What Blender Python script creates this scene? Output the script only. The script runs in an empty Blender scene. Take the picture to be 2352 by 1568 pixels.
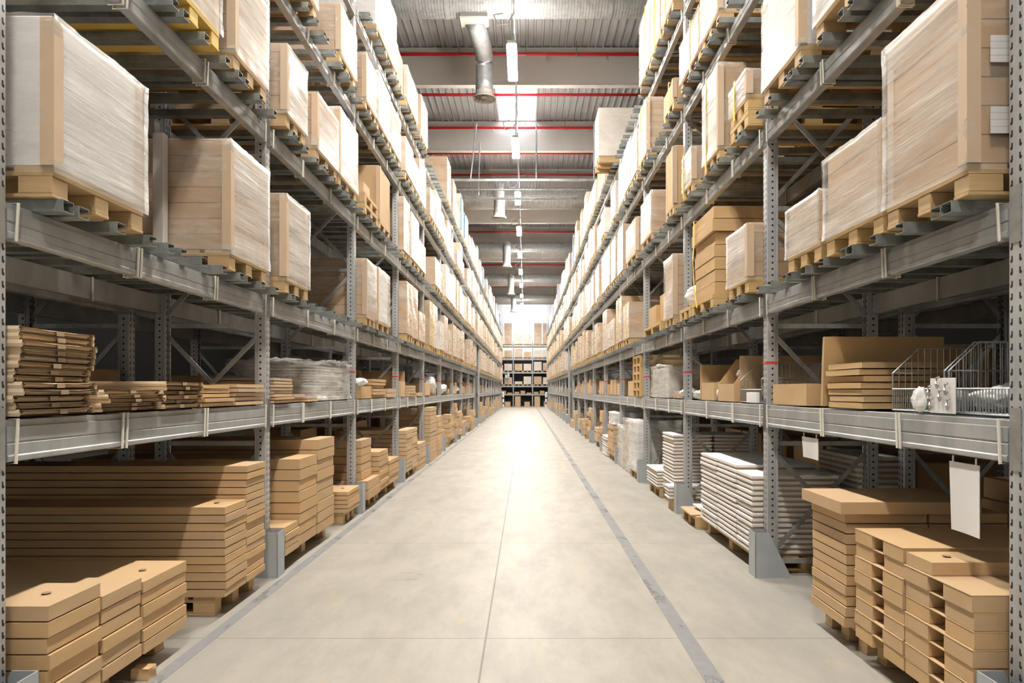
import bpy, math, random
from mathutils import Vector, noise
R = random.Random(7)
SC = bpy.context.scene
COL = SC.collection
# ------------------------------------------------------------------ layout (metres; camera at x=0,y=0 looking along +y)
XF = {-1: 2.085, 1: 1.94}          # distance of each rack face from the camera axis
BAY = 2.83; Y0 = 2.70              # upright pitch and the first upright
DEP = 0.90                         # rack depth
TOP = [1.38, 2.26, 3.64, 4.95, 6.20]
BH = [.17, .145, .145, .14, .14]
SN = {-1: 'left', 1: 'right'}
ORD = 'first second third fourth fifth sixth seventh eighth ninth tenth eleventh twelfth thirteenth fourteenth fifteenth sixteenth seventeenth eighteenth nineteenth twentieth'.split()
ORD += ['twenty-' + o for o in ORD[:9]]
def YN(n): return Y0 + BAY * n

# ------------------------------------------------------------------ materials
MATS = {}
class NT:
    def __init__(s, name):
        s.m = bpy.data.materials.new(name); s.m.use_nodes = True
        s.t = s.m.node_tree; s.t.nodes.clear()
        s.out = s.n('ShaderNodeOutputMaterial'); MATS[name] = s.m
    def n(s, typ, **kw):
        nd = s.t.nodes.new(typ)
        for k, v in kw.items(): setattr(nd, k, v)
        return nd
    def l(s, a, b): s.t.links.new(a, b)
    def put(s, sock, v):
        if hasattr(v, 'is_output'): s.l(v, sock)
        else: sock.default_value = v
    def coord(s):
        if not hasattr(s, '_c'):
            tc = s.n('ShaderNodeTexCoord'); oi = s.n('ShaderNodeObjectInfo')
            s.obj = tc.outputs['Object']; s.rnd = oi.outputs['Random']
            v = s.n('ShaderNodeVectorMath', operation='MULTIPLY_ADD')
            cb = s.n('ShaderNodeCombineXYZ')
            for i in range(3): s.l(s.rnd, cb.inputs[i])
            s.l(cb.outputs[0], v.inputs[0]); v.inputs[1].default_value = (37., 53., 71.); s.l(s.obj, v.inputs[2])
            s._c = v.outputs[0]
        return s._c
    def map(s, v, sc=(1, 1, 1), rot=(0, 0, 0)):
        m = s.n('ShaderNodeMapping'); s.l(v, m.inputs[0]); m.inputs['Scale'].default_value = sc; m.inputs['Rotation'].default_value = rot
        return m.outputs[0]
    def noise(s, scale, detail=3, rough=.55, sc=(1, 1, 1), rot=(0, 0, 0), vec=None):
        nd = s.n('ShaderNodeTexNoise'); v = vec or s.coord()
        s.l(s.map(v, sc, rot), nd.inputs['Vector'])
        nd.inputs['Scale'].default_value = scale; nd.inputs['Detail'].default_value = detail; nd.inputs['Roughness'].default_value = rough
        return nd.outputs['Fac']
    def ramp(s, f, *stops):
        r = s.n('ShaderNodeValToRGB'); s.l(f, r.inputs[0]); e = r.color_ramp.elements
        while len(e) < len(stops): e.new(.5)
        for el, (p, c) in zip(e, stops):
            el.position = p; el.color = (c, c, c, 1) if not hasattr(c, '__len__') else (*c, 1)
        return r.outputs[0]
    def mix(s, f, a, b, mode='MIX'):
        m = s.n('ShaderNodeMix', data_type='RGBA', blend_type=mode)
        s.put(m.inputs[0], f)
        for sock, v in ((m.inputs[6], a), (m.inputs[7], b)):
            if hasattr(v, 'is_output'): s.l(v, sock)
            else: sock.default_value = (*v, 1)
        return m.outputs[2]
    def math(s, op, a, b=0., c=0.):
        m = s.n('ShaderNodeMath', operation=op)
        for i, v in enumerate((a, b, c)): s.put(m.inputs[i], v)
        return m.outputs[0]
    def sep(s, v):
        x = s.n('ShaderNodeSeparateXYZ'); s.l(v, x.inputs[0]); return x.outputs
    def bump(s, h, strength=.3, dist=.01):
        b = s.n('ShaderNodeBump'); s.l(h, b.inputs['Height']); b.inputs['Strength'].default_value = strength; b.inputs['Distance'].default_value = dist
        return b.outputs[0]
    def bsdf(s, col, rough=.5, metal=0., spec=.5, nrm=None, coat=0., coat_r=.2, alpha=None, emit=None, es=0.):
        p = s.n('ShaderNodeBsdfPrincipled')
        if hasattr(col, 'is_output'): s.l(col, p.inputs['Base Color'])
        else: p.inputs['Base Color'].default_value = (*col, 1)
        s.put(p.inputs['Roughness'], rough); s.put(p.inputs['Metallic'], metal)
        p.inputs['Specular IOR Level'].default_value = spec
        p.inputs['Coat Weight'].default_value = coat; p.inputs['Coat Roughness'].default_value = coat_r
        if nrm is not None: s.l(nrm, p.inputs['Normal'])
        if alpha is not None: s.put(p.inputs['Alpha'], alpha)
        if emit: p.inputs['Emission Color'].default_value = (*emit, 1); p.inputs['Emission Strength'].default_value = es
        return p.outputs[0]
    def done(s, sh): s.l(sh, s.out.inputs[0]); return s.m

def plain(name, col, rough=.5, metal=0., spec=.5, var=.12, nscale=6., coat=0.):
    t = NT(name); f = t.noise(nscale, 3)
    c = t.mix(f, tuple(x * (1 - var) for x in col), tuple(min(1, x * (1 + var)) for x in col))
    return t.done(t.bsdf(c, rough, metal, spec, coat=coat))

def galvanised(name, a, b, metal=.55, rough=.42, streak=(1, 1, 1)):
    t = NT(name); f = t.noise(9, 4, .6, streak); g = t.noise(60, 2)
    c = t.mix(t.ramp(f, (.35, 0), (.68, 1)), a, b)
    c = t.mix(t.math('MULTIPLY', g, .25), c, (.62, .65, .66))
    return t.done(t.bsdf(c, t.math('MULTIPLY_ADD', f, .2, rough - .1), metal))

def cardboard(name, col, pitch=None, planks=False, tape=False):
    """Brown board with faint flutes; optional seams between layers or planks every PITCH metres of height."""
    t = NT(name); x, y, z = t.sep(t.coord()); ox, oy, oz = t.sep(t.n('ShaderNodeTexCoord').outputs['Object'])
    f = t.noise(3, 4, .6); g = t.noise(40, 2, .5, (1, 1, 8))
    c = t.mix(f, tuple(v * .88 for v in col), tuple(min(1, v * 1.1) for v in col))
    c = t.mix(t.math('MULTIPLY', g, .18), c, tuple(v * .72 for v in col))
    hs = t.n('ShaderNodeHueSaturation'); t.l(c, hs.inputs['Color']); t.put(hs.inputs['Value'], t.math('MULTIPLY_ADD', t.rnd, .1, .95)); t.put(hs.inputs['Saturation'], t.math('MULTIPLY_ADD', t.rnd, .12, .88))
    c = hs.outputs[0]; nrm = None
    if pitch:
        q = t.math('DIVIDE', oz, pitch); fr = t.math('FRACT', q)
        seam = t.math('LESS_THAN', fr, .055 if not planks else .045)
        wn = t.n('ShaderNodeTexWhiteNoise', noise_dimensions='1D'); t.l(t.math('FLOOR', q), wn.inputs['W'])
        c = t.mix(t.math('MULTIPLY', wn.outputs['Value'], .22), c, tuple(v * .7 for v in col))
        c = t.mix(t.math('MULTIPLY', seam, .75), c, tuple(v * .22 for v in col))
        nrm = t.bump(t.math('SUBTRACT', 1., seam), .5, .006)
    else:
        nrm = None
    return t.done(t.bsdf(c, .72, 0, .3, nrm))

def wrapped(name, col, film=.5, pitch=.2):
    """Opaque stretch film drawn tight over cartons: milky diagonal streaks over board colour, glossy."""
    t = NT(name); ox, oy, oz = t.sep(t.n('ShaderNodeTexCoord').outputs['Object'])
    t.coord()
    f = t.noise(2., 3, .6, (1, .4, 2.2), (.4, 0, 0)); g = t.noise(6, 2, .6, (1, .3, 4), (.45, 0, 0))
    fr = t.math('FRACT', t.math('DIVIDE', oz, pitch)); seam = t.math('LESS_THAN', fr, .05)
    c0 = t.mix(t.math('MULTIPLY', seam, .3), col, tuple(v * .3 for v in col))
    wn = t.n('ShaderNodeTexWhiteNoise', noise_dimensions='1D'); t.l(t.math('FLOOR', t.math('DIVIDE', oz, pitch)), wn.inputs['W'])
    c0 = t.mix(t.math('MULTIPLY', wn.outputs['Value'], .3), c0, tuple(v * .7 for v in col))
    cover = t.ramp(f, (.3, max(0, film - .28)), (.66, min(1, film + .3)))
    cover = t.math('MULTIPLY_ADD', t.rnd, .24, t.math('SUBTRACT', cover, .12)); 
    c = t.mix(t.n('ShaderNodeClamp').outputs[0], c0, c0)
    cl = t.n('ShaderNodeClamp'); t.l(cover, cl.inputs[0])
    c = t.mix(cl.outputs[0], c0, (.74, .71, .675))
    h = t.math('ADD', f, t.math('MULTIPLY', g, .5))
    return t.done(t.bsdf(c, t.math('MULTIPLY_ADD', g, .35, .12), 0, .55, t.bump(h, .3, .02)))

def film(name, lo=.22, hi=.8, col=(.80, .775, .74)):
    t = NT(name); t.coord()
    f = t.noise(1.5, 3, .6, (1, .3, 2.4), (.42, 0, 0)); g = t.noise(6, 3, .65, (1, .22, 4), (.45, 0, 0)); w = t.noise(22, 2, .5, (1, .4, 2))
    a = t.ramp(f, (.32, lo), (.52, (lo + hi) / 2), (.7, hi))
    a2 = t.math('ADD', a, t.math('MULTIPLY', t.math('SUBTRACT', g, .5), .5))
    cl = t.n('ShaderNodeClamp'); t.l(a2, cl.inputs[0]); cl.inputs['Min'].default_value = .1; cl.inputs['Max'].default_value = .94
    h = t.math('ADD', f, t.math('ADD', t.math('MULTIPLY', g, .35), t.math('MULTIPLY', w, .06)))
    return t.done(t.bsdf(col, t.math('MULTIPLY_ADD', g, .4, .1), 0, .7, t.bump(h, .4, .03), alpha=cl.outputs[0]))

def wood(name, col, ring=5.):
    t = NT(name); f = t.noise(ring, 4, .6, (1, 1, 14)); g = t.noise(2.5, 2)
    c = t.mix(f, tuple(v * .72 for v in col), tuple(min(1, v * 1.12) for v in col)); c = t.mix(t.math('MULTIPLY', g, .3), c, tuple(v * .8 for v in col))
    return t.done(t.bsdf(c, .7, 0, .3, t.bump(f, .2, .004)))

galvanised('beam_steel', (.30, .305, .31), (.46, .465, .47), .25, .5, (1, .55, .25))
galvanised('bar_steel', (.17, .19, .19), (.34, .375, .37), .5, .4)
galvanised('brace_steel', (.34, .345, .345), (.55, .555, .55), .6, .38)
galvanised('duct_steel', (.36, .37, .38), (.52, .53, .54), .55, .36)
galvanised('dark_steel', (.12, .125, .13), (.2, .205, .21), .4, .5)
plain('guard_paint', (.42, .45, .48), .45)
plain('red_paint', (.62, .015, .02), .4)
plain('red_tape', (.8, .04, .03), .5)
plain('white_paint', (.8, .79, .77), .5, var=.04)
plain('side_wall', (.03, .03, .031), .7)  # near-black: the dimness seen through the racks is put into the colour
plain('cream_cord', (.76, .72, .63), .8)
plain('yellow_strap', (.93, .62, .01), .45)
plain('teal_strap', (.02, .3, .28), .45)
plain('yellow_board', (.80, .55, .13), .6)
plain('black_rubber', (.03, .03, .032), .6)
plain('dark_plastic', (.08, .09, .1), .4)
plain('blue_plastic', (.03, .2, .62), .4)
plain('green_paint', (0, .42, .25), .5)
plain('wire_chrome', (.42, .43, .45), .35, .6)
plain('paper_white', (.84, .82, .82), .7, var=.03)
plain('tape_clear', (.42, .31, .2), .4)
plain('hook_metal', (.5, .47, .42), .35, .8)
plain('nozzle_cream', (.40, .375, .335), .55)
plain('plank_side', (.60, .55, .5), .5)
cardboard('board_brown', (.63, .415, .215))
cardboard('board_tan', (.66, .46, .27))
cardboard('board_gold', (.61, .40, .19))
cardboard('board_edge', (.47, .31, .17), .012)
cardboard('board_layers', (.56, .37, .21), .12)
cardboard('board_crate', (.58, .385, .225), .105, True)
cardboard('corner_board', (.64, .48, .33))
cardboard('fold_paper', (.80, .62, .42))
cardboard('ruled_paper', (.84, .82, .82), .0285)
cardboard('fold_edge', (.40, .25, .13), .006)
wood('pallet_wood', (.62, .43, .23)); wood('euro_wood', (.66, .45, .21))
wrapped('wrap_tan', (.60, .42, .27), .5, .2); wrapped('wrap_tan_side', (.60, .42, .27), .12, .2); wrapped('wrap_white_side', (.70, .62, .54), .45, .16); wrapped('wrap_fine_side', (.60, .43, .28), .1, .055); wrapped('wrap_white', (.74, .69, .64), .72, .16)  # side copies are browner: light on the aisle faces is put into the colour
wrapped('wrap_brown', (.56, .37, .21), .3, .24); wrapped('wrap_fine', (.62, .45, .3), .45, .055)
film('stretch_film'); film('unlit_side_film', .04, .34); film('clear_film', .12, .55); film('bag_film', .6, .98, (.9, .9, .89)); film('foil_film', .4, .9, (.6, .62, .64))  # side version whitens less; the aisle faces' light is painted into the film

def post_material():
    t = NT('post_steel'); t.coord(); x, y, z = t.sep(t.n('ShaderNodeTexCoord').outputs['Object'])
    g = t.n('ShaderNodeNewGeometry'); nx, ny, nz = t.sep(g.outputs['True Normal'])
    fz = t.math('MULTIPLY', t.math('SUBTRACT', t.math('FRACT', t.math('DIVIDE', z, .05)), .5), .05)
    r2 = t.math('ADD', t.math('MULTIPLY', x, x), t.math('MULTIPLY', fz, fz))
    hole = t.math('LESS_THAN', r2, .0085 ** 2)
    hole = t.math('MULTIPLY', hole, t.math('GREATER_THAN', t.math('ABSOLUTE', ny), .7))
    sl = t.math('MULTIPLY', t.math('LESS_THAN', t.math('ABSOLUTE', t.math('SUBTRACT', t.math('ABSOLUTE', y), .022)), .0045), t.math('LESS_THAN', t.math('ABSOLUTE', fz), .011))
    kn = t.math('LESS_THAN', t.math('ADD', t.math('POWER', t.math('SUBTRACT', t.math('ABSOLUTE', y), .025), 2.), t.math('POWER', t.math('ADD', fz, .01), 2.)), .0072 ** 2)
    sl = t.math('MULTIPLY', t.math('MAXIMUM', sl, kn), t.math('GREATER_THAN', t.math('ABSOLUTE', nx), .7))
    h = t.math('MAXIMUM', hole, sl)
    f = t.noise(7, 4, .6, (1, 1, .3))
    c = t.mix(t.ramp(f, (.35, 0), (.68, 1)), (.44, .45, .465), (.60, .61, .625)); c = t.mix(h, c, (.012, .012, .014))
    t.done(t.bsdf(c, .45, t.math('MULTIPLY', t.math('SUBTRACT', 1., h), .4)))
post_material()

def floor_material():
    t = NT('floor_concrete'); v = t.n('ShaderNodeTexCoord').outputs['Object']; x, y, z = t.sep(v)
    f = t.noise(.55, 5, .62, (1, .6, 1), vec=v); g = t.noise(2.2, 6, .7, (1.6, .6, 1), vec=v); s = t.noise(5.5, 2, .5, vec=v); d = t.noise(1.5, 5, .7, vec=v)
    ax = t.math('ABSOLUTE', t.math('ADD', x, .24))
    c = t.mix(t.ramp(f, (.3, 0), (.7, 1)), (.40, .372, .322), (.50, .470, .412))
    c = t.mix(t.math('MULTIPLY', t.ramp(g, (.40, 0), (.64, 1)), .62), c, (.325, .305, .268))
    c = t.mix(t.ramp(s, (.66, 0), (.72, .5)), c, (.52, .40, .22))
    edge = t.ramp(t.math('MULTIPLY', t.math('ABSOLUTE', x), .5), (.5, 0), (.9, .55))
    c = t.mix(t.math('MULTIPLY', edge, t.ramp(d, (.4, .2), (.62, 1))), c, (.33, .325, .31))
    j1 = t.math('LESS_THAN', ax, .006)
    j2 = t.math('LESS_THAN', t.math('ABSOLUTE', t.math('SUBTRACT', t.math('FRACT', t.math('DIVIDE', t.math('SUBTRACT', y, 1.56 - 1.285), 2.57)), .5)), .0018)
    w = t.n('ShaderNodeTexVoronoi', feature='DISTANCE_TO_EDGE'); t.l(t.map(v, (.35, .22, 1)), w.inputs['Vector']); w.inputs['Scale'].default_value = 1.3
    crack = t.math('MULTIPLY', t.math('LESS_THAN', w.outputs['Distance'], .0016), t.math('GREATER_THAN', d, .58))
    j = t.math('MAXIMUM', t.math('MAXIMUM', j1, j2), t.math('MULTIPLY', crack, .3))
    c = t.mix(t.math('MULTIPLY', j, .72), c, (.17, .15, .12))
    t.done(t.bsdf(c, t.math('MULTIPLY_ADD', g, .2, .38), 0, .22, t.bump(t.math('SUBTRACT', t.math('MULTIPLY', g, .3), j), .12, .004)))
floor_material()

def line_material():
    t = NT('worn_line'); v = t.n('ShaderNodeTexCoord').outputs['Object']
    f = t.noise(5, 5, .7, (1, .35, 1), vec=v); g = t.noise(14, 3, vec=v)
    a = t.ramp(f, (.3, .05), (.46, .85), (1, .95))
    t.done(t.bsdf(t.mix(g, (.27, .27, .28), (.36, .36, .365)), .5, 0, .4, alpha=a))
line_material()

def concrete_material():
    t = NT('roof_concrete'); v = t.n('ShaderNodeTexCoord').outputs['Object']; x, y, z = t.sep(v)
    f = t.noise(.8, 5, .65, vec=v); g = t.noise(3, 5, .7, (1, 1, 1), vec=v)
    c = t.mix(f, (.56, .53, .49), (.70, .675, .635))
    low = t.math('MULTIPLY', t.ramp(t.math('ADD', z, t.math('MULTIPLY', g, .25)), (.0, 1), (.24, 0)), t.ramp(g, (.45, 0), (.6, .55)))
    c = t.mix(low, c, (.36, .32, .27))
    t.done(t.bsdf(c, .8, 0, .3))
concrete_material()
def deck_material():
    t = NT('roof_deck'); v = t.n('ShaderNodeTexCoord').outputs['Object']
    c = t.mix(t.noise(1.2, 3, vec=v), (.44, .455, .47), (.56, .57, .585)); t.done(t.bsdf(c, .45, .25))
deck_material()
def glazing():
    t = NT('skylight_glazing'); a = t.n('ShaderNodeBsdfTranslucent'); b = t.n('ShaderNodeBsdfTransparent'); m = t.n('ShaderNodeMixShader')
    a.inputs[0].default_value = (.95, .97, 1, 1); b.inputs[0].default_value = (.95, .97, 1, 1); m.inputs[0].default_value = .45
    t.l(a.outputs[0], m.inputs[1]); t.l(b.outputs[0], m.inputs[2]); t.done(m.outputs[0])
glazing()
def lamp_material():
    t = NT('lamp_glow'); e = t.n('ShaderNodeEmission'); e.inputs[0].default_value = (1, .945, .86, 1); e.inputs[1].default_value = LAMP; t.done(e.outputs[0])
LAMP = 165.
lamp_material()

# ------------------------------------------------------------------ mesh building
class MB:
    def __init__(s): s.v = []; s.f = []; s.mi = []; s.cur = 0
    def add(s, vs, fs):
        b = len(s.v); s.v += [tuple(p) for p in vs]; s.f += [tuple(b + i for i in f) for f in fs]; s.mi += [s.cur] * len(fs); return s
    def box(s, x0, x1, y0, y1, z0, z1, c=0.):
        if x0 > x1: x0, x1 = x1, x0
        if c <= 0:
            return s.add([(x, y, z) for x in (x0, x1) for y in (y0, y1) for z in (z0, z1)],
                         [(0, 1, 3, 2), (4, 6, 7, 5), (0, 4, 5, 1), (2, 3, 7, 6), (0, 2, 6, 4), (1, 5, 7, 3)])
        X, Y, Z = (x0, x1), (y0, y1), (z0, z1); vs = []; idx = {}
        for i in (0, 1):
            for j in (0, 1):
                for k in (0, 1):
                    p = [X[i], Y[j], Z[k]]; sg = [1 - 2 * i, 1 - 2 * j, 1 - 2 * k]
                    for a in range(3):
                        q = [p[b] + (sg[b] * c if b != a else 0) for b in range(3)]
                        idx[i, j, k, a] = len(vs); vs.append(q)
        fs = []; I = idx
        for s_ in (0, 1):
            fs.append([I[s_, 0, 0, 0], I[s_, 1, 0, 0], I[s_, 1, 1, 0], I[s_, 0, 1, 0]][::1 if s_ else -1])
            fs.append([I[0, s_, 0, 1], I[0, s_, 1, 1], I[1, s_, 1, 1], I[1, s_, 0, 1]][::1 if s_ else -1])
            fs.append([I[0, 0, s_, 2], I[1, 0, s_, 2], I[1, 1, s_, 2], I[0, 1, s_, 2]][::1 if s_ else -1])
        def q(a, b, c_, d, flip): fs.append([a, b, c_, d] if not flip else [d, c_, b, a])
        for u in (0, 1):
            for w in (0, 1):
                q(I[u, w, 0, 0], I[u, w, 1, 0], I[u, w, 1, 1], I[u, w, 0, 1], (u + w) % 2 == 1 and True or False)
                q(I[u, 0, w, 0], I[u, 0, w, 2], I[u, 1, w, 2], I[u, 1, w, 0], (u + w) % 2 == 1)
                q(I[0, u, w, 1], I[1, u, w, 1], I[1, u, w, 2], I[0, u, w, 2], (u + w) % 2 == 1)
        for i in (0, 1):
            for j in (0, 1):
                for k in (0, 1):
                    t = [I[i, j, k, 0], I[i, j, k, 1], I[i, j, k, 2]]
                    fs.append(t if (i + j + k) % 2 == 1 else t[::-1])
        return s.add(vs, fs)
    def prism(s, pts, axis, a, b):
        """Closed 2-D outline PTS swept along AXIS from A to B (axis x: pts are y,z; y: x,z; z: x,y)."""
        n = len(pts)
        def P(p, t): return (t, p[0], p[1]) if axis == 'x' else (p[0], t, p[1]) if axis == 'y' else (p[0], p[1], t)
        vs = [P(p, a) for p in pts] + [P(p, b) for p in pts]
        return s.add(vs, [tuple(range(n))[::-1], tuple(range(n, 2 * n))] + [(i, (i + 1) % n, n + (i + 1) % n, n + i) for i in range(n)])
    def tube(s, path, r, k=6, closed=False):
        path = [Vector(p) for p in path]; n = len(path); rings = []
        for i, p in enumerate(path):
            if closed: d = path[(i + 1) % n] - path[i - 1]
            else: d = path[min(i + 1, n - 1)] - path[max(i - 1, 0)]
            d.normalize(); up = Vector((0, 0, 1)) if abs(d.z) < .9 else Vector((1, 0, 0))
            u = d.cross(up).normalized(); w = u.cross(d)
            rings.append([p + (u * math.cos(2 * math.pi * j / k) + w * math.sin(2 * math.pi * j / k)) * r for j in range(k)])
        vs = [q for rg in rings for q in rg]; fs = []
        for i in range(n if closed else n - 1):
            a, b = i * k, ((i + 1) % n) * k
            fs += [(a + j, a + (j + 1) % k, b + (j + 1) % k, b + j) for j in range(k)]
        if not closed: fs += [tuple(range(k))[::-1], tuple(range((n - 1) * k, n * k))]
        return s.add(vs, fs)
    def lathe(s, prof, c, axis='x', k=24, close=False):
        """PROF: (position along axis, radius) pairs."""
        vs = []
        for (t, r) in prof:
            for j in range(k):
                a = 2 * math.pi * j / k; u, w = r * math.cos(a), r * math.sin(a)
                vs.append({'x': (c[0] + t, c[1] + u, c[2] + w), 'y': (c[0] + u, c[1] + t, c[2] + w), 'z': (c[0] + u, c[1] + w, c[2] + t)}[axis])
        n = len(prof); fs = [(i * k + j, i * k + (j + 1) % k, (i + 1) * k + (j + 1) % k, (i + 1) * k + j) for i in range(n - 1) for j in range(k)]
        if close: fs += [tuple(range(k))[::-1], tuple(range((n - 1) * k, n * k))]
        return s.add(vs, fs)
    def mesh(s, name, mats, smooth=False):
        me = bpy.data.meshes.new(name); me.from_pydata(s.v, [], s.f)
        for m in (mats if isinstance(mats, (list, tuple)) else [mats]): me.materials.append(MATS[m])
        if any(s.mi): me.polygons.foreach_set('material_index', s.mi)
        if smooth: me.polygons.foreach_set('use_smooth', [True] * len(me.polygons))
        me.update()
        return me

import bmesh
def fixn(me):
    b = bmesh.new(); b.from_mesh(me); bmesh.ops.recalc_face_normals(b, faces=b.faces); b.to_mesh(me); b.free(); return me
CACHE = {}
def cached(key, fn):
    if key not in CACHE: CACHE[key] = fixn(fn())
    return CACHE[key]
USED = {}
def name_of(n):
    return n
def ob(name, me, parent=None, loc=(0, 0, 0), rz=0.):
    o = bpy.data.objects.new(name, me); COL.objects.link(o); o.location = loc
    if rz: o.rotation_euler = (0, 0, rz)
    if parent is not None: o.parent = parent
    return o
LABELS = {}
def tag(o, label, cat, group=None, kind=None):
    o['label'] = label; o['category'] = cat
    if group: o['group'] = group
    if kind: o['kind'] = kind
    LABELS.setdefault(label, []).append(o.name)
    return o
def thing(name, label, cat, loc=(0, 0, 0), group=None, rz=0.):
    return tag(ob(name, None, None, loc, rz), label, cat, group)
def struct(name, me, loc=(0, 0, 0)):
    o = ob(name, me, None, loc); o['kind'] = 'structure'; return o
def r3(*a): return tuple(round(v, 3) for v in a)

# ------------------------------------------------------------------ meshes shared by many things
def m_box(dx, dy, dz, mat, c=.004, name='carton'):
    dx, dy, dz = r3(dx, dy, dz)
    return cached(('box', dx, dy, dz, mat, c), lambda: MB().box(-dx / 2, dx / 2, -dy / 2, dy / 2, 0, dz, c).mesh(name, mat))
def m_soft(dx, dy, dz, mat, seed, amp=.006, seg=6, name='carton', lip=.0):
    """A board carton whose faces bow and sag a little."""
    dx, dy, dz = r3(dx, dy, dz)
    def f():
        b = bmesh.new(); bmesh.ops.create_cube(b, size=1.); bmesh.ops.subdivide_edges(b, edges=b.edges[:], cuts=seg, use_grid_fill=True)
        for v in b.verts:
            p = v.co; e = Vector((p.x * dx, p.y * dy, (p.z + .5) * dz))
            w = noise.noise_vector(e * 5 + Vector((seed * 3.7, seed, 0)))
            in_z = 1 - abs(p.z * 2) ** 2; in_y = 1 - (abs(p.y) * 2) ** 4
            k = Vector((w.x * in_z * in_y, w.y * in_z, w.z * (1 - (abs(p.x) * 2) ** 6) * in_y * (1 if p.z > 0 else .0)))
            v.co = e + k * amp
            if lip and p.z > .49:
                for i_, d_ in ((0, p.x), (1, p.y)):
                    if abs(d_) > .49: v.co[i_] -= math.copysign(lip, d_)
            if lip and p.z < -.49:
                for i_, d_ in ((0, p.x), (1, p.y)):
                    if abs(d_) > .49: v.co[i_] += math.copysign(lip * .4, d_)
        me = bpy.data.meshes.new(name); b.to_mesh(me); b.free(); me.materials.append(MATS[mat])
        if mat + '_side' in MATS:
            me.materials.append(MATS[mat + '_side']); me.polygons.foreach_set('material_index', [0 if abs(fc.normal.x) > .6 else 1 for fc in me.polygons])  # aisle faces get the whiter copy, their light painted in
        return me
    return cached(('soft', dx, dy, dz, mat, seed, amp, lip), f)
def m_film(dx, dy, dz, mat='stretch_film', seed=0, amp=.007, seg=16, top=True, skirt=.05, name='stretch_film'):
    """A loose plastic skin round a load: open below, gathered at the top edge and puckered along the pallet."""
    dx, dy, dz = r3(dx, dy, dz)
    def f():
        b = bmesh.new(); bmesh.ops.create_cube(b, size=1.); bmesh.ops.subdivide_edges(b, edges=b.edges[:], cuts=seg, use_grid_fill=True)
        for v in b.verts:
            p = v.co; e = Vector((p.x * (dx + .012), p.y * (dy + .012), (p.z + .5) * (dz + .008)))
            q = Vector((e.x * 3 + e.z, e.y * 3 + e.z * 1.4, e.z * 7)) + Vector((seed * 5.1, seed * 2.3, 0))
            n1 = noise.noise(q); n2 = noise.noise(Vector((e.x * 16 + seed, e.y * 16, e.z * 4)))
            ed = 1. if p.z < -.42 or p.z > .44 else .35
            out = Vector((math.copysign(1, p.x) if abs(p.x) > .499 else 0, math.copysign(1, p.y) if abs(p.y) > .499 else 0, 1 if p.z > .499 else 0))
            v.co = e + out * (abs(n1) * amp * (1.2 if ed == 1 else .6) + abs(n2) * amp * ed * .8 + .002)
            if p.z < -.499: v.co.z += n2 * skirt
        bmesh.ops.delete(b, geom=[fc for fc in b.faces if fc.normal.z < -.5 and all(v.co.z < .08 for v in fc.verts)], context='FACES')
        if not top: bmesh.ops.delete(b, geom=[fc for fc in b.faces if fc.normal.z > .7 and all(v.co.z > dz * .95 for v in fc.verts)], context='FACES')
        me = bpy.data.meshes.new(name); b.to_mesh(me); b.free(); me.materials.append(MATS[mat])
        if mat == 'stretch_film':
            me.materials.append(MATS['unlit_side_film'])
            me.polygons.foreach_set('material_index', [0 if abs(fc.normal.x) > .6 else 1 for fc in me.polygons])  # whiter film on aisle faces paints in the light they catch
        me.polygons.foreach_set('use_smooth', [True] * len(me.polygons)); return me
    return cached(('film', dx, dy, dz, mat, seed, top), f)
def m_blob(dx, dy, dz, mat, seed, name='bag', amp=.24):
    dx, dy, dz = r3(dx, dy, dz)
    def f():
        b = bmesh.new(); bmesh.ops.create_icosphere(b, subdivisions=4, radius=1)
        for v in b.verts:
            p = v.co.copy(); n = noise.noise(p * 1.7 + Vector((seed * 3.1, 0, seed))) + .5 * noise.noise(p * 4 + Vector((0, seed, 0))) + .3 * abs(noise.noise(p * 9 + Vector((seed, 0, 0))))
            p *= 1 + n * amp
            z = p.z * .5 + .5
            v.co = Vector((p.x * dx / 2, p.y * dy / 2, max(0, z) * dz))
        me = bpy.data.meshes.new(name); b.to_mesh(me); b.free(); me.materials.append(MATS[mat])
        me.polygons.foreach_set('use_smooth', [True] * len(me.polygons)); return me
    return cached(('blob', dx, dy, dz, mat, seed), f)
def m_deck(dx, dy, mat):
    """Pallet deck: boards running along y, one closed slab with the gaps as grooves."""
    dx, dy = r3(dx, dy)
    def f():
        n = max(4, int(dx / .16)); w = dx / n; pts = []
        for i in range(n):
            x = -dx / 2 + i * w; g = .018
            pts += [(x + (g if i else 0), .04), (x + w - (g if i < n - 1 else 0), .04)]
            if i < n - 1: pts += [(x + w - g, .021), (x + w + g, .021)]
        pts += [(dx / 2, 0), (-dx / 2, 0)]
        return MB().prism(pts, 'y', -dy / 2, dy / 2).mesh('deck', mat)
    return cached(('deck', dx, dy, mat), f)
def m_pallet_simple(dx, dy, mat):
    """Deck, nine blocks and three runners fused as one block-pallet (for the small ones far off)."""
    dx, dy = r3(dx, dy)
    def f():
        m = MB()
        pts = []
        for y0, y1 in ((-dy / 2, -dy / 2 + .1), (-.05, .05), (dy / 2 - .1, dy / 2)):
            pts += [(y0, .1), (y0, 0), (y1, 0), (y1, .1)]
        return m.prism([(-dy / 2, .14)] + pts + [(dy / 2, .14)], 'x', -dx / 2, dx / 2).mesh('pallet', mat)
    return cached(('pals', dx, dy, mat), f)
PH = .13
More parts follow.
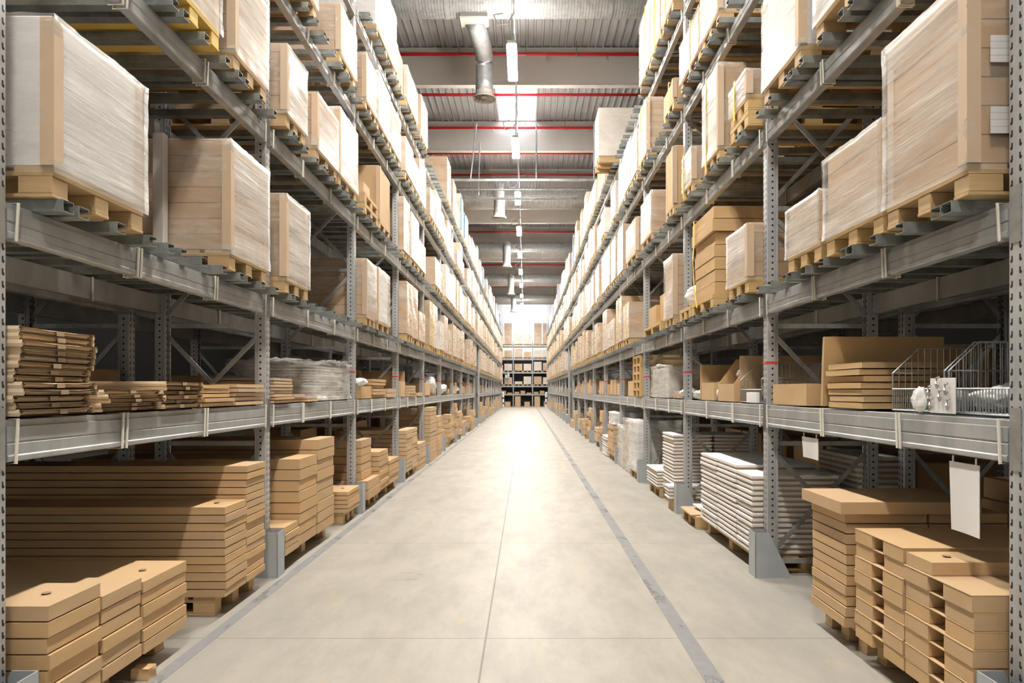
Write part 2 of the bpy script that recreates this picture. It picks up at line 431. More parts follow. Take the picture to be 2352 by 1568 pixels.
def pallet_parts(root, dx, dy, mat, near, z=0., as_part=True):
    """A block pallet dx deep, dy wide; as a part of a load (blocks are then sub-parts) or the parts of a pallet of its own."""
    if not near:
        return ob('pallet', m_pallet_simple(dx, dy, mat), root, (0, 0, z))
    d = ob('pallet' if as_part else 'deck', m_deck(dx, dy, mat), root, (0, 0, z + PH - .04))
    host = d if as_part else root; zo = -(PH - .04) if as_part else z
    for iy in (-1, 0, 1):
        ry = iy * (dy / 2 - .05)
        ob('runner', m_box(dx, .1, .016, mat, .002, 'runner'), host, (0, ry, zo))
        for ix in (-1, 0, 1):
            ob('block', m_box(.145, .1, PH - .056, mat, .003, 'block'), host, (ix * (dx / 2 - .075), ry, zo + .016))
    return d
def pallet(label, x, y, z, dx, dy, mat='pallet_wood', near=True, group=None):
    r = thing('pallet', label, 'pallet', (x, y, z), group); pallet_parts(r, dx, dy, mat, near, 0, False)
    return r

# ------------------------------------------------------------------ racks
XS = .045
def m_post(h):
    def f():
        a = .045
        pts = [(-a, -a + .008), (-a + .008, -a), (.02, -a), (.022, -a + .006), (.032, -a + .006), (.034, -a), (a, -a), (a, -.02), (a - .02, -.02), (a - .02, .02), (a, .02),
               (a, a), (.034, a), (.032, a - .006), (.022, a - .006), (.02, a), (-a + .008, a), (-a, a - .008)]
        return MB().prism(pts, 'z', 0, h).mesh('upright_post', 'post_steel')
    return cached(('post', h), f)
def m_postm(h):
    def f():
        me = m_post(h).copy()
        for v in me.vertices: v.co.x = -v.co.x
        return me
    return cached(('postm', h), f)
def m_beam(L, h):
    """Stepped box beam; local: face at x=0 looking to -x."""
    def f():
        t = .05
        pts = [(0, .0), (-.006, .006), (-.006, .022), (0, .028), (0, h * .42), (.004, h * .44), (.004, h * .47), (0, h * .49), (0, h - .03), (.012, h - .028), (.012, h - .002), (.014, h), (t, h), (t, 0)]
        return MB().prism(pts, 'y', 0, L).mesh('beam', 'beam_steel')
    return cached(('beam', L, h), f)
def m_conn(h):
    def f():
        m = MB(); m.prism([(-.004, -.03), (-.004, h + .05), (0, h + .05), (0, -.03)], 'y', -.03, .03)
        return m.mesh('beam_connector', 'brace_steel')
    return cached(('conn', h), f)
def m_cord(h, t=.05):
    def f():
        o = .011; pts = [(-o, 0, -o * .7), (t + o, 0, -o), (t + o, 0, h + .003), (-o, .012, h + .003)]
        m = MB(); m.tube(pts, .0068, 6, True)
        return m.mesh('tie_cord', 'cream_cord')
    return cached(('cord', h), f)
BW, BHT = .07, .05
def m_bar(L):
    """Cold-rolled channel with lips, open end showing."""
    def f():
        w, h, t = BW, BHT, .003
        pts = [(0, 0), (w, 0), (w, .014), (w - t, .014), (w - t, t), (t, t), (t, h - t), (w - t, h - t), (w - t, h - .014), (w, h - .014), (w, h), (0, h)]
        return MB().prism(pts, 'x', 0, L).mesh('load_bar', 'bar_steel')
    return cached(('bar', L), f)
def m_strut(p, q, w=.035, t=.012, mat='brace_steel', name='cross_brace'):
    """Flat rolled strap from P to Q in the frame's own plane (x,z)."""
    def f():
        d = Vector((q[0] - p[0], q[1] - p[1])).normalized(); n = Vector((-d.y, d.x)) * w / 2
        pts = [(p[0] + n.x, p[1] + n.y), (q[0] + n.x, q[1] + n.y), (q[0] - n.x, q[1] - n.y), (p[0] - n.x, p[1] - n.y)]
        m = MB(); m.prism(pts, 'y', -t / 2, t / 2)
        return m.mesh(name, mat)
    return cached(('strut',) + r3(*p, *q, w, t), f)
def m_guard(s):
    """Bent-plate post guard: a plate facing the aisle and two cheeks sloping back to the floor."""
    def f():
        m = MB(); h = .36; t = .006; w = .16
        out = [(0, 0), (0, h), (.11, h), (.285, .012), (.285, 0)]
        loops = []
        def cheek(y):
            m.prism([(s * a, b) for a, b in out], 'y', y, y + t)
        cheek(-w / 2); cheek(w / 2 - t); m.box(0, s * t, -w / 2, w / 2, 0, h)
        return m.mesh('post_guard', 'guard_paint')
    return cached(('guard', s), f)
PANEL = [.12, 1.07, 2.02, 2.97, 3.92, 4.87, 5.82]
def m_bracing_all(s, dep):
    def f():
        m = MB()
        for i, z in enumerate(PANEL):
            m.box(s * .03, s * (dep - .03), -.012, .012, z - .018, z + .018)
            if i + 1 < len(PANEL):
                z2 = PANEL[i + 1]
                for (a, b) in ((z, z2), (z2, z)):
                    p, q = (s * .03, a), (s * (dep - .03), b); d = Vector((q[0] - p[0], q[1] - p[1])).normalized(); n = Vector((-d.y, d.x)) * .018
                    m.prism([(p[0] + n.x, p[1] + n.y), (q[0] + n.x, q[1] + n.y), (q[0] - n.x, q[1] - n.y), (p[0] - n.x, p[1] - n.y)], 'y', -.008, .008)
        return m.mesh('lattice_bracing', 'brace_steel')
    return cached(('bracing', s, dep), f)
BARY = {}
def bar_positions(seed, n=13):
    rr = random.Random(seed); ys = []
    for i in range(3):
        c = .14 + i * .88 + rr.uniform(-.02, .03)
        for k, off in enumerate((.06, .17, .44, .72)):
            ys.append(c + off + rr.uniform(-.02, .02))
    return [y for y in ys if .08 < y < BAY - .16]
def rack_bay(s, n, label, x_face, levels, near, guard=True, tape=False, last=False, front=True, mats=None, rear=True, name='rack_bay', bars=True):
    """One bay: the upright frame at its near end, a front and a back beam per level, and the bars that carry pallets.
    s: side the rack lies towards from the aisle; x_face: x of its face; front=False: the hidden back-to-back row."""
    root = thing(name, label, 'rack', (x_face, YN(n), 0))
    H = 6.32
    def frame(y, first):
        ob('upright_post', m_post(H) if s > 0 else m_postm(H), root, (s * .045, y, 0))
        ob('upright_post', m_postm(H) if s > 0 else m_post(H), root, (s * (DEP - .045), y, 0))
        if near and front:
            for i, z in enumerate(PANEL):
                ob('frame_strut', m_strut((s * .03, z), (s * (DEP - .03), z), .036, .024, name='frame_strut'), root, (0, y, 0))
                if i + 1 < len(PANEL):
                    ob('cross_brace', m_strut((s * .03, z + .03), (s * (DEP - .03), PANEL[i + 1] - .03)), root, (0, y + .014, 0))
                    ob('cross_brace', m_strut((s * .03, PANEL[i + 1] - .03), (s * (DEP - .03), z + .03)), root, (0, y - .014, 0))
        else:
            ob('lattice_bracing', m_bracing_all(s, DEP), root, (0, y, 0))
        if guard: ob('post_guard', m_guard(s), root, (-s * .105, y, 0))
        if tape: ob('red_tape', cached(('tape', s), lambda: MB().box(-.048, .048, -.048, .048, 0, .016).mesh('red_tape', 'red_tape')), root, (s * .045, y, 1.715))
    frame(0, True)
    if last: frame(BAY, False)
    for k in levels:
        z = TOP[k] - BH[k]; L = BAY - .092
        for fr in ((True, False) if rear else (True,)):
            me = m_beam(L, BH[k]); 
            b = ob('beam', me, root, (s * .0 if fr else s * DEP, .046, z))
            flip = (s < 0) == fr
            if flip: b.scale = (-1, 1, 1)
            if near and fr and front:
                for yy in (-.046, L + .046):
                    ob('beam_connector', m_conn(BH[k]), b, (-.0005, yy, 0))
            if near and front:
                for q, yy in enumerate((.035, .77, .80, 1.67, 1.70, L - .035) if fr else (.8, .83, 1.72)):
                    ob('tie_cord', m_cord(BH[k]), b, (0, yy + (k % 2) * .14 * (0 < yy - .1 < 2.2) + R.uniform(-.008, .008), 0))
        if k == 0:
            ob('shelf_panel', cached(('shelf', s), lambda: MB().box(s * .05, s * (DEP - .05), .05, BAY - .05, -.02, -.004).mesh('shelf_panel', 'bar_steel')), root, (0, 0, TOP[0]))
        elif bars:
            ys = bar_positions(n * 11 + k * 3 + (5 if s > 0 else 0)); ov = .125
            if near and front:
                for y in ys: ob('load_bar', m_bar(DEP + ov + .08), root, (-ov if s > 0 else -DEP - .08, y, TOP[k]))
            else:
                def f():
                    m = MB()
                    for y in ys:
                        w, h, t = BW, BHT, .004; x0, x1 = (-ov, DEP + .08) if s > 0 else (-DEP - .08, ov)
                        if not front: x0, x1 = (-.08, DEP + .1) if s > 0 else (-DEP - .1, .08)
                        m.prism([(y, 0), (y + w, 0), (y + w, t), (y + t, t), (y + t, h - t), (y + w, h - t), (y + w, h), (y, h)], 'x', x0, x1)
                    return m.mesh('load_bars', 'bar_steel')
                o = ob('load_bar_grating', cached(('bars', s, n % 4, k, front), f), root, (0, 0, TOP[k]))
    return root

NEAR = 4
def bay_label(s, n, extra=''):
    return f'grey rack bay along the {SN[s]} of the aisle, {ORD[n]} from the camera{extra}'
for s in (-1, 1):
    for n in range(-1, 20):
        if n == -1: continue
        lv = [2, 3, 4] if n == 9 else [0, 1, 2, 3, 4]
        ex = ', bridging the passage' if n == 9 else ''
        rack_bay(s, n, bay_label(s, n, ex), s * XF[s], lv, n < NEAR, guard=(n != 9 or True), tape=(1 <= n <= 8 and not (s < 0 and n == 1)), last=(n == 19))
# tall dark columns at the cross passage
for s in (-1, 1):
    m = MB().box(-.09, .09, -.09, .09, 0.01, TOP[2] - BH[2] - .01, .01); m.box(-.14, .14, -.14, .14, 0, .02)
    o = ob('steel_column', None, None, (s * (XF[s] + .05), YN(9) + .25, 0)); tag(o, f'dark grey steel column by the cross passage, {SN[s]} rack', 'column')
    ob('shaft', MB().box(-.09, .09, -.09, .09, .02, TOP[2] - BH[2] - .01, .01).mesh('shaft', 'dark_steel'), o)
    ob('base_plate', MB().box(-.14, .14, -.14, .14, 0, .02, .003).mesh('base_plate', 'dark_steel'), o)
# the rows standing back to back with the two aisle rows
GAP = .2
for s in (-1, 1):
    for n in range(0, 5):
        rack_bay(s, n, f'shadowed rack bay standing behind the {ORD[n]} {SN[s]} bay, back to back', s * (XF[s] + DEP + GAP), [0, 1, 2, 3], False, guard=False, last=(n == 4), front=False)

# ------------------------------------------------------------------ loads
TIER = ['pick shelf', 'second tier', 'third tier', 'fourth tier', 'top tier']
LOOK = {'film': 'film-wrapped pale', 'white': 'white-wrapped', 'brown': 'brown carton', 'crate': 'boarded brown', 'fine': 'finely layered tan'}
CNT = {}
def strap(root, dx, dy, dz, s, mat='yellow_strap', y=None, w=.03):
    y = y if y is not None else R.uniform(-.15, .15); a = .012
    def loop():
        m = MB(); X, Z = dx / 2 + a, dz + a
        sway = .05
        outer = [(-X, .02), (-X - .006, Z * .5), (-X, Z), (X, Z), (X, .02)]; inner = [(-X + .004, .02), (-X - .002, Z * .5), (-X + .004, Z - .004), (X - .004, Z - .004), (X - .004, .02)]
        m.prism(outer + inner[::-1], 'y', -w / 2, w / 2); return m.mesh('strap', mat)
    return ob('strap', cached(('strap', dx, dz, mat, w), loop), root, (0, y, 0))
def load(s, k, y0, y1, ztop, kind='film', near=True, over=.11, depth=1.12, strapped=None, label=None, pal='pallet_wood', zb=None, seed=None, corner=True, name=None, back=0., pw=None):
    """One pallet load on tier k (index into TOP), from y0 to y1 along the aisle, its top at world z ZTOP."""
    base = (TOP[k] + BHT) if zb is None else zb
    xf = XF[s] - over + back; dy = y1 - y0; cx = s * (xf + depth / 2)
    seed = seed if seed is not None else R.randrange(6)
    hh = ztop - base - PH
    nm = name or {'film': 'wrapped_pallet_load', 'white': 'wrapped_pallet_load', 'brown': 'carton_pallet_load', 'crate': 'wooden_crate_load', 'fine': 'layered_pallet_load'}[kind]
    if hh < .1: hh = .1
    r = thing(nm, label, 'pallet load', (cx, (y0 + y1) / 2, base + .001))
    dx, dy, hh = r3(depth, dy - .012, hh - .002)
    pallet_parts(r, dx - .02, dy - .02, pal, near)
    if near:
        mat = {'film': 'board_layers', 'white': 'paper_white', 'brown': 'board_brown', 'crate': 'board_crate', 'fine': 'board_edge'}[kind]
        ob('load_block', m_box(dx - .03, dy - .03, hh - .012, mat, .006, 'load_block'), r, (0, 0, PH))
        if corner:
            for sx in (-1, 1):
                for sy in (-1, 1):
                    def f(sx=sx, sy=sy):
                        m = MB(); a, t = .055, .004; q = .004 if sy < 0 else -.015; X, Y = sx * (dx / 2 + q), sy * (dy / 2 + q)
                        m.prism([(X + sx * t, Y + sy * t), (X + sx * t, Y - sy * a), (X, Y - sy * a), (X, Y), (X - sx * a, Y), (X - sx * a, Y + sy * t)], 'z', 0, hh - .03)
                        return m.mesh('corner_board', 'corner_board')
                    ob('corner_board', cached(('cb', dx, dy, hh, sx, sy), f), r, (0, 0, PH))
        if kind in ('film', 'white', 'crate', 'fine'):
            ob('stretch_film', m_film(dx - .005, dy - .005, hh, 'stretch_film' if kind != 'crate' else 'stretch_film', seed), r, (0, 0, PH - .03))
    else:
        mat = {'film': 'wrap_tan', 'white': 'wrap_white', 'brown': 'wrap_brown', 'crate': 'wrap_brown', 'fine': 'wrap_fine'}[kind]
        ob('load_block', m_soft(dx, dy, hh, mat, seed, .02, 4, 'load_block'), r, (0, 0, PH))
    if not near and k == 4 and y0 > 19 and seed < 2: ob('edge_guard', m_box(.05, .1, hh * .9, 'blue_plastic', .004, 'edge_guard'), r, (-s * (dx / 2), -dy / 2 + .07, PH + .02))
    if strapped: strap(r, dx, dy, hh + PH, s, strapped, w=.035)
    return r

def L(s, k, px0, px1, ztop, kind, label, **kw):
    """Near load given by where its front face starts and ends along y."""
    return load(s, k, px0, px1, ztop, kind, True, label=label, **kw)
# left, second tier
L(-1, 1, 2.85, 3.56, 3.09, 'white', 'large film-wrapped load beside the first left post, pale cartons with brown corner boards', seed=1, depth=1.1)
L(-1, 1, 4.56, 5.26, 3.20, 'crate', 'boarded brown crate under film, short of the second left post, white edge post', seed=2)
L(-1, 1, 5.62, 6.25, 3.145, 'fine', 'tall wrapped load just past the second left post on the second tier', seed=3)
L(-1, 1, 8.46, 9.03, 3.155, 'film', 'wrapped load just past the third left post, second tier, brown corner boards', seed=4)
L(-1, 1, 9.12, 9.93, 3.17, 'white', 'white-wrapped sagging load, second of the two past the third left post', seed=5)
# left, third tier
L(-1, 2, 3.75, 4.44, 4.55, 'film', 'film-wrapped load on a yellow board, third tier, first left bay', pal='yellow_board', seed=2)
L(-1, 2, 4.63, 5.24, 4.45, 'film', 'film-wrapped load beside the yellow-based load, third tier left', seed=1)
L(-1, 2, 5.64, 6.17, 4.39, 'film', 'pale wrapped load with tan corner, third tier, just past second left post', seed=3)
L(-1, 2, 6.46, 7.2, 4.35, 'film', 'low pale wrapped load, middle of the second left bay, third tier', seed=0)
L(-1, 2, 7.23, 8.03, 4.53, 'white', 'white double-stacked wrapped load, end of the second left bay, third tier', seed=5)
L(-1, 2, 9.25, 10.0, 4.57, 'brown', 'tall brown crate load behind a stack of pallets, third tier left', seed=2)
# left, fourth tier
L(-1, 3, 5.64, 6.5, 5.8, 'film', 'wrapped load high on fourth tier, start of the second left bay', seed=2)
L(-1, 3, 7.27, 7.98, 5.65, 'crate', 'boarded load with bright wrapped front, fourth tier, second left bay', seed=4)
L(-1, 3, 8.44, 9.1, 5.7, 'film', 'wrapped load with tan corner, fourth tier, just past third left post', seed=1)
L(-1, 3, 9.12, 9.96, 5.8, 'white', 'white wrapped load, fourth tier, middle of the third left bay', seed=0)
L(-1, 3, 10.0, 10.8, 5.75, 'film', 'wrapped load, fourth tier, end of the third left bay', seed=3)
# left, top tier
L(-1, 4, 9.07, 10.45, 7.2, 'white', 'big white-wrapped load on the top tier, third left bay', seed=2, corner=False)
L(-1, 4, 10.5, 11.05, 6.85, 'brown', 'small brown load on the top tier beside the big white one', seed=2)
L(-1, 4, 11.36, 12.5, 6.94, 'white', 'white load with torn film flap, top tier, fourth left bay', seed=4)
L(-1, 4, 12.85, 13.75, 7.1, 'white', 'plain white load, top tier, end of the fourth left bay', seed=5)
load(-1, 4, 17.2, 18.1, 7.4, 'film', False, label='pinkish wrapped load with a paper sheet, top tier left, alone past an empty bay', strapped='yellow_strap')
# right, second tier
L(1, 1, 2.82, 3.49, 3.25, 'film', 'large film-wrapped brown load beside the first right post, white paper labels', seed=2, depth=1.1)
L(1, 1, 3.5, 4.19, 2.92, 'film', 'film-wrapped load with ragged top beside the large labelled load, second tier right', seed=3, pal='euro_wood', corner=False)
L(1, 1, 4.24, 4.8, 2.77, 'film', 'lowest wrapped load on an orange pallet before the second right post', seed=1, pal='euro_wood', corner=False)
L(1, 1, 5.62, 6.2, 2.9, 'film', 'low wrapped load on an orange pallet just past the second right post', seed=4, pal='euro_wood')
L(1, 1, 8.44, 9.0, 3.21, 'film', 'tall smooth wrapped load just past the third right post, second tier', seed=2)
# right, third tier
L(1, 2, 3.45, 4.34, 4.6, 'white', 'white-wrapped load with a teal strap, third tier, first right bay', seed=1, strapped='teal_strap')
L(1, 2, 4.56, 5.28, 4.49, 'white', 'white-wrapped load before the second right post, third tier', seed=0)
L(1, 2, 5.64, 6.14, 4.18, 'fine', 'short wrapped load with yellow strap on two pallets past second right post', seed=2, strapped='yellow_strap', pal='euro_wood', zb=TOP[2] + BHT + PH + .005)
L(1, 2, 6.47, 7.05, 4.63, 'fine', 'tall wrapped load with yellow strap, third tier, middle of second right bay', seed=4, strapped='yellow_strap', pal='euro_wood')
L(1, 2, 7.49, 7.98, 4.2, 'fine', 'low wrapped load with yellow strap, third tier, end of second right bay', seed=5, strapped='yellow_strap', pal='euro_wood')
L(1, 2, 8.46, 8.97, 4.56, 'brown', 'tall unwrapped brown carton load, third tier, just past third right post', seed=1)
L(1, 2, 9.9, 10.8, 4.43, 'film', 'rounded wrapped load with carton lid, third tier, third right bay', seed=3, corner=False)
L(1, 2, 11.3, 12.4, 4.4, 'crate', 'wood-framed wrapped crate, third tier, fourth right bay', seed=0)
# right, fourth tier
L(1, 3, 6.48, 7.14, 5.85, 'white', 'white wrapped load, fourth tier, middle of second right bay', seed=3)
L(1, 3, 7.17, 8.1, 5.58, 'film', 'sagging tan cartons tied by yellow strap, fourth tier, second right bay', seed=5, strapped='yellow_strap', corner=False)
L(1, 3, 8.46, 9.1, 5.4, 'brown', 'low tan carton load, fourth tier, just past third right post', seed=2, strapped='yellow_strap')
L(1, 3, 10.3, 11.0, 5.95, 'crate', 'tall brown load with yellow strap, fourth tier, third right bay', seed=1, strapped='yellow_strap')
# right, top tier
L(1, 4, 8.5, 9.2, 7.3, 'film', 'wrapped load, top tier, just past the third right post', seed=1, strapped='yellow_strap')
L(1, 4, 9.26, 10.0, 7.4, 'film', 'tall wrapped load with yellow strap, top tier, middle of third right bay', seed=2, strapped='yellow_strap')
L(1, 4, 10.05, 10.97, 7.35, 'white', 'white wrapped load with yellow strap, top tier, end of third right bay', seed=4, strapped='yellow_strap')
load(1, 4, 14.2, 15.0, 7.38, 'white', False, label='pale boxy wrapped load on top tier leaning out, fifth right bay', over=.42, seed=3)

# second pallet under the strapped short load
pallet('orange pallet under the short strapped load, third tier right', 1.94 - .11 + .56, 5.89, TOP[2] + BHT + .001, 1.1, .48, 'euro_wood')
# stack of pallets with a carton on top, left third tier
for i in range(2):
    pallet(f'pale pallet, {"lower" if i == 0 else "upper"} of the two before the tall brown crate, third tier left', -(2.085 - .11 + .56), 8.82, TOP[2] + BHT + .001 + i * (PH + .004), 1.1, .76, 'pallet_wood')
o = ob('carton', m_soft(.8, .34, .14, 'board_tan', 1), None, (-2.42, 8.68, TOP[2] + BHT + 2 * PH + .012)); tag(o, 'tan carton lying on two pallets, third tier left', 'carton')
# slim white edge post on the boarded crate is a sheet bundle leaning beside it
o = ob('edge_post', MB().box(-.036, .036, -.03, .03, 0, .88, .004).mesh('edge_post', 'plank_side'), None, (-2.41, 4.505, TOP[1] + BHT + .001)); tag(o, 'pale upright plank against the side of the boarded brown crate', 'plank')

# random loads further on: (tier, chance filled)
KEYS = ['film'] * 5 + ['white'] * 3 + ['brown'] * 2 + ['fine'] * 3 + ['crate']
OCC = {(-1, 1): 10.7, (-1, 2): 11.2, (-1, 3): 11.2, (-1, 4): 18.3, (1, 1): 11.4, (1, 2): 12.6, (1, 3): 11.2, (1, 4): 15.2}
hi = [0, 3.42, 4.74, 6.0, 7.55]
ANG = ['nearest load', 'second load', 'third load', 'last load']
for s in (-1, 1):
    for k in (1, 2, 3, 4):
        for n in range(2, 20):
            if n == 9 and k == 1: continue
            y = YN(n) + .08; j = 0
            while True:
                w = R.choice([.62, .8, .8, .86, .95]); 
                if y + w > YN(n + 1) - .06: break
                yy = y; y += w + R.uniform(.02, .09)
                if yy < OCC[s, k]: continue
                if k == 4 and s < 0 and n in (4,): continue
                if R.random() < (.07 if n < 6 else .05): continue
                gap = hi[k] - TOP[k] - BHT
                h = gap * R.choice([.97, .9, .84, .95, .7, .62]) if k != 4 else R.choice([.75, .95, 1.05, 1.25])
                kd = R.choice(KEYS); st = 'yellow_strap' if R.random() < (.3 if s > 0 else .1) else None
                lab = f'{LOOK[kd]} load{" with yellow strap" if st else ""}, {TIER[k]}, {ORD[n]} {SN[s]} bay, {ANG[min(j, 3)]}'
                load(s, k, yy, yy + w, TOP[k] + BHT + h, kd, False, over=R.uniform(.06, .13), strapped=st, label=lab, pal=R.choice(['pallet_wood', 'euro_wood']))
                j += 1

# ------------------------------------------------------------------ stacks of cartons
def stack(s, y0, y1, z0, n, h, phrase, xf=None, depth=2.0, mat='board_brown', name='flat_carton', cat='carton', kind='soft', look='flat brown carton', jit=.004, hole=False, wob=.0):
    """n cartons one on another; each a thing. xf: distance of their ends from the camera axis."""
    xf = xf if xf is not None else XF[s] - .105
    dy = y1 - y0 - .01; cx = s * (xf + depth / 2)
    for i in range(n):
        if n == 1: pos = 'alone in'
        else:
            pos = 'top of' if i == n - 1 else 'bottom of' if i == 0 else f'{ORD[n - 1 - i]} from top of' if n - 1 - i < n // 2 + 1 else f'{ORD[i]} from bottom of'
        lab = f'{look}, {pos} {phrase}'
        loc = (cx + R.uniform(-jit, jit) * 2, (y0 + y1) / 2 + R.uniform(-jit, jit), z0 + i * h + .0005)
        if kind == 'soft':
            o = ob(name, m_soft(depth, dy, h - .0068, mat, R.randrange(5), .002, 5, lip=.003), None, loc)
            tag(o, lab, cat)
            if hole and i == n - 1:
                ob('hand_hole', cached('hole', lambda: MB().lathe([(0, .019), (.0012, .019)], (0, 0, 0), 'z', 20, True).mesh('hand_hole', 'fold_edge')), o, (-s * (depth / 2 - .13), 0, h - .0015))
        elif kind == 'lid':
            o = ob(name, None, None, loc); tag(o, lab, cat)
            hb = h * .42
            ob('tray', m_box(depth - .03, dy - .03, hb, 'board_tan', .002, 'tray'), o)
            ob('lid', m_box(depth, dy, h - hb - .001, 'paper_white', .003, 'lid'), o, (0, 0, hb))
        elif kind == 'notch':
            def f():
                D, W = depth, dy; a = W * .38; b = a + W * .235; d = .16
                fx = -s * D / 2; ix = fx + s * d
                pts = [(fx, W / 2), (fx, W / 2 - a), (ix, W / 2 - a - .01), (ix, W / 2 - b + .01), (fx, W / 2 - b), (fx, -W / 2), (-fx, -W / 2), (-fx, W / 2)]
                m = MB(); m.prism(pts, 'z', 0, h - .007); return m.mesh('tray', mat)
            o = ob(name, None, None, loc); tag(o, lab, cat)
            ob('tray', cached(('notch', s, r3(depth, dy, h), mat), f), o)
            ob('lid', m_box(depth + .004, dy + .002, .005, mat, .0012, 'lid'), o, (0, 0, h - .007))
        elif kind == 'fold':
            o = ob(name, None, None, loc); tag(o, lab, cat); me = m_fold(s, depth, dy, h, R.randrange(4))
            ob('folded_sheet', me, o)
            ob('tape_tab', m_box(.002, .05, h * .7, 'tape_clear', .0005, 'tape_tab'), o, (-s * (depth / 2 + .0015), R.uniform(-.03, .03), h * .12))
def m_fold(s, dx, dy, h, seed):
    """A knocked-down carton: several plies folded over, bowed, open at the end facing the aisle."""
    def f():
        m = MB(); rr = random.Random(seed * 7 + 1); t = .0045; nseg = 10
        def prof(z0, sag):
            return [(-dy / 2 + dy * i / nseg, z0 + sag * math.sin(math.pi * i / nseg) * (1 + .3 * math.sin(i * 1.9 + seed))) for i in range(nseg + 1)]
        lo = prof(0, 0); hi_ = prof(h - 2 * t, rr.uniform(-.3, -.03) * h)
        # outer skin as one closed fold: under, round the side, over
        ring = [(y, z) for y, z in lo] + [(dy / 2 + .006, h * .5)] + [(y, z + 2 * t) for y, z in hi_[::-1]] + [(-dy / 2 - .004, h * .5)]
        inner = [(-dy / 2 + .004, h * .5)] + [(y * .985, z) for y, z in hi_] + [(dy / 2 - .002, h * .5)] + [(y * .985, z + t) for y, z in lo[::-1]]
        n1 = len(ring); fx, bx = -s * dx / 2, s * dx / 2
        vs = [(fx, y, z) for y, z in ring] + [(bx, y, z) for y, z in ring]
        fs = [(i, (i + 1) % n1, n1 + (i + 1) % n1, n1 + i) for i in range(n1)]
        m.add(vs, fs)
        # inner cavity: recessed dark fold with two plies
        vi = [(fx, y, z) for y, z in inner[::-1]] ; n2 = len(vi)
        vo = [(fx + s * .035, y, z) for y, z in inner[::-1]]
        b = len(m.v); m.v += vi + vo
        m.f += [(b + i, b + (i + 1) % n2, b + n2 + (i + 1) % n2, b + n2 + i) for i in range(n2)] + [tuple(range(b + n2, b + 2 * n2))]
        m.mi += [0] * (n2 + 1)
        # rim joining skin and cavity, sampled by nearest index
        k = n1
        m.f += [(i, (i + 1) % n1, b + ((i + 1 + 1) % n2), b + ((i + 1) % n2)) for i in range(0)]
        m.mi += []
        # ply edges between: a thin middle sheet closing most of the mouth
        zz = h * .5
        for q in (-.3, -.1, .1, .3): m.box(fx + s * (.006 + .01 * rr.random()), fx + s * .034, -dy / 2 + .012 + .03 * rr.random(), dy / 2 - .012 - .03 * rr.random(), zz + q * h - h * .085, zz + q * h + h * .085)
        m.box(bx - s * .02, bx, -dy / 2, dy / 2, 0, h)
        return m.mesh('folded_sheet', 'fold_paper')
    return cached(('fold', s, r3(dx, dy, h), seed), f)

# --- left floor, first bay
PZ = PH + .004
pallet('pale pallet under the three low carton stacks by the first left post', -(2.10 + .98), 3.40, .001, 1.96, 1.14)
pallet('pale pallet under the two tall carton stacks before second left post', -(2.06 + .98), 4.86, .001, 1.96, .66)
stack(-1, 2.825, 3.18, PZ, 7, .068, 'the low stack nearest the first left post', hole=True)
stack(-1, 3.185, 3.52, PZ, 6, .068, 'the middle one of three low left stacks')
stack(-1, 3.525, 3.98, PZ, 6, .0635, 'the low left stack furthest from the first post', hole=True)
stack(-1, 4.50, 4.855, PZ, 11, .0545, 'the shorter of two tall left stacks', hole=True)
stack(-1, 4.86, 5.21, PZ, 16, .052, 'the taller of two left stacks', xf=1.99)
# --- left floor, second bay
pallet('pale pallet under the cartons just past the second left post', -(2.06 + .95), 6.34, .001, 1.9, 1.4)
pallet('low pale pallet under the small carton stack, second left bay end', -(2.04 + .6), 7.88, .001, 1.2, .5)
stack(-1, 5.62, 5.97, PZ, 4, .06, 'the lowest stack just past second left post')
stack(-1, 5.975, 6.48, PZ, 8, .096, 'the mid-height stack of second left bay')
stack(-1, 6.49, 7.05, PZ, 9, .1, 'the tallest stack of second left bay')
stack(-1, 7.6, 8.15, PZ, 5, .048, 'the small separate stack, second left bay', depth=1.25, hole=True)
# --- left floor, third bay
pallet('pale pallet under the cartons just past the third left post', -(2.04 + .8), 8.93, .001, 1.6, .72)
pallet('pale pallet under the two small stacks, third left bay', -(2.04 + .55), 10.0, .001, 1.1, 1.3)
stack(-1, 8.5, 9.2, PZ, 2, .12, 'the base pair just past third left post', depth=1.6, xf=1.96)
stack(-1, 8.55, 9.12, PZ + .241, 5, .1, 'the upper pile just past third left post', depth=1.5, xf=2.06)
stack(-1, 9.25, 9.85, PZ, 8, .067, 'the middle stack of third left bay', depth=1.4)
stack(-1, 9.9, 10.65, PZ, 6, .058, 'the low stack ending third left bay', depth=1.3)
# --- left floor, fourth and fifth bays
pallet('pale pallet under the light stack past the fourth left post', -(2.04 + .55), 11.93, .001, 1.1, 1.1)
stack(-1, 11.36, 11.93, PZ, 10, .07, 'the nearer light stack past fourth left post', depth=1.2, mat='board_tan')
stack(-1, 11.94, 12.5, PZ, 10, .07, 'the farther light stack past fourth left post', depth=1.2, mat='board_tan')
stack(-1, 12.75, 13.6, .002, 5, .1, 'the short pile ending fourth left bay', depth=1.1, mat='board_tan')
stack(-1, 14.2, 15.2, .002, 13, .088, 'the tall pile past fifth left post', depth=1.0, mat='board_tan')
stack(-1, 15.4, 16.2, .002, 7, .13, 'the tan pile ending fifth left bay', depth=1.0, mat='board_tan')
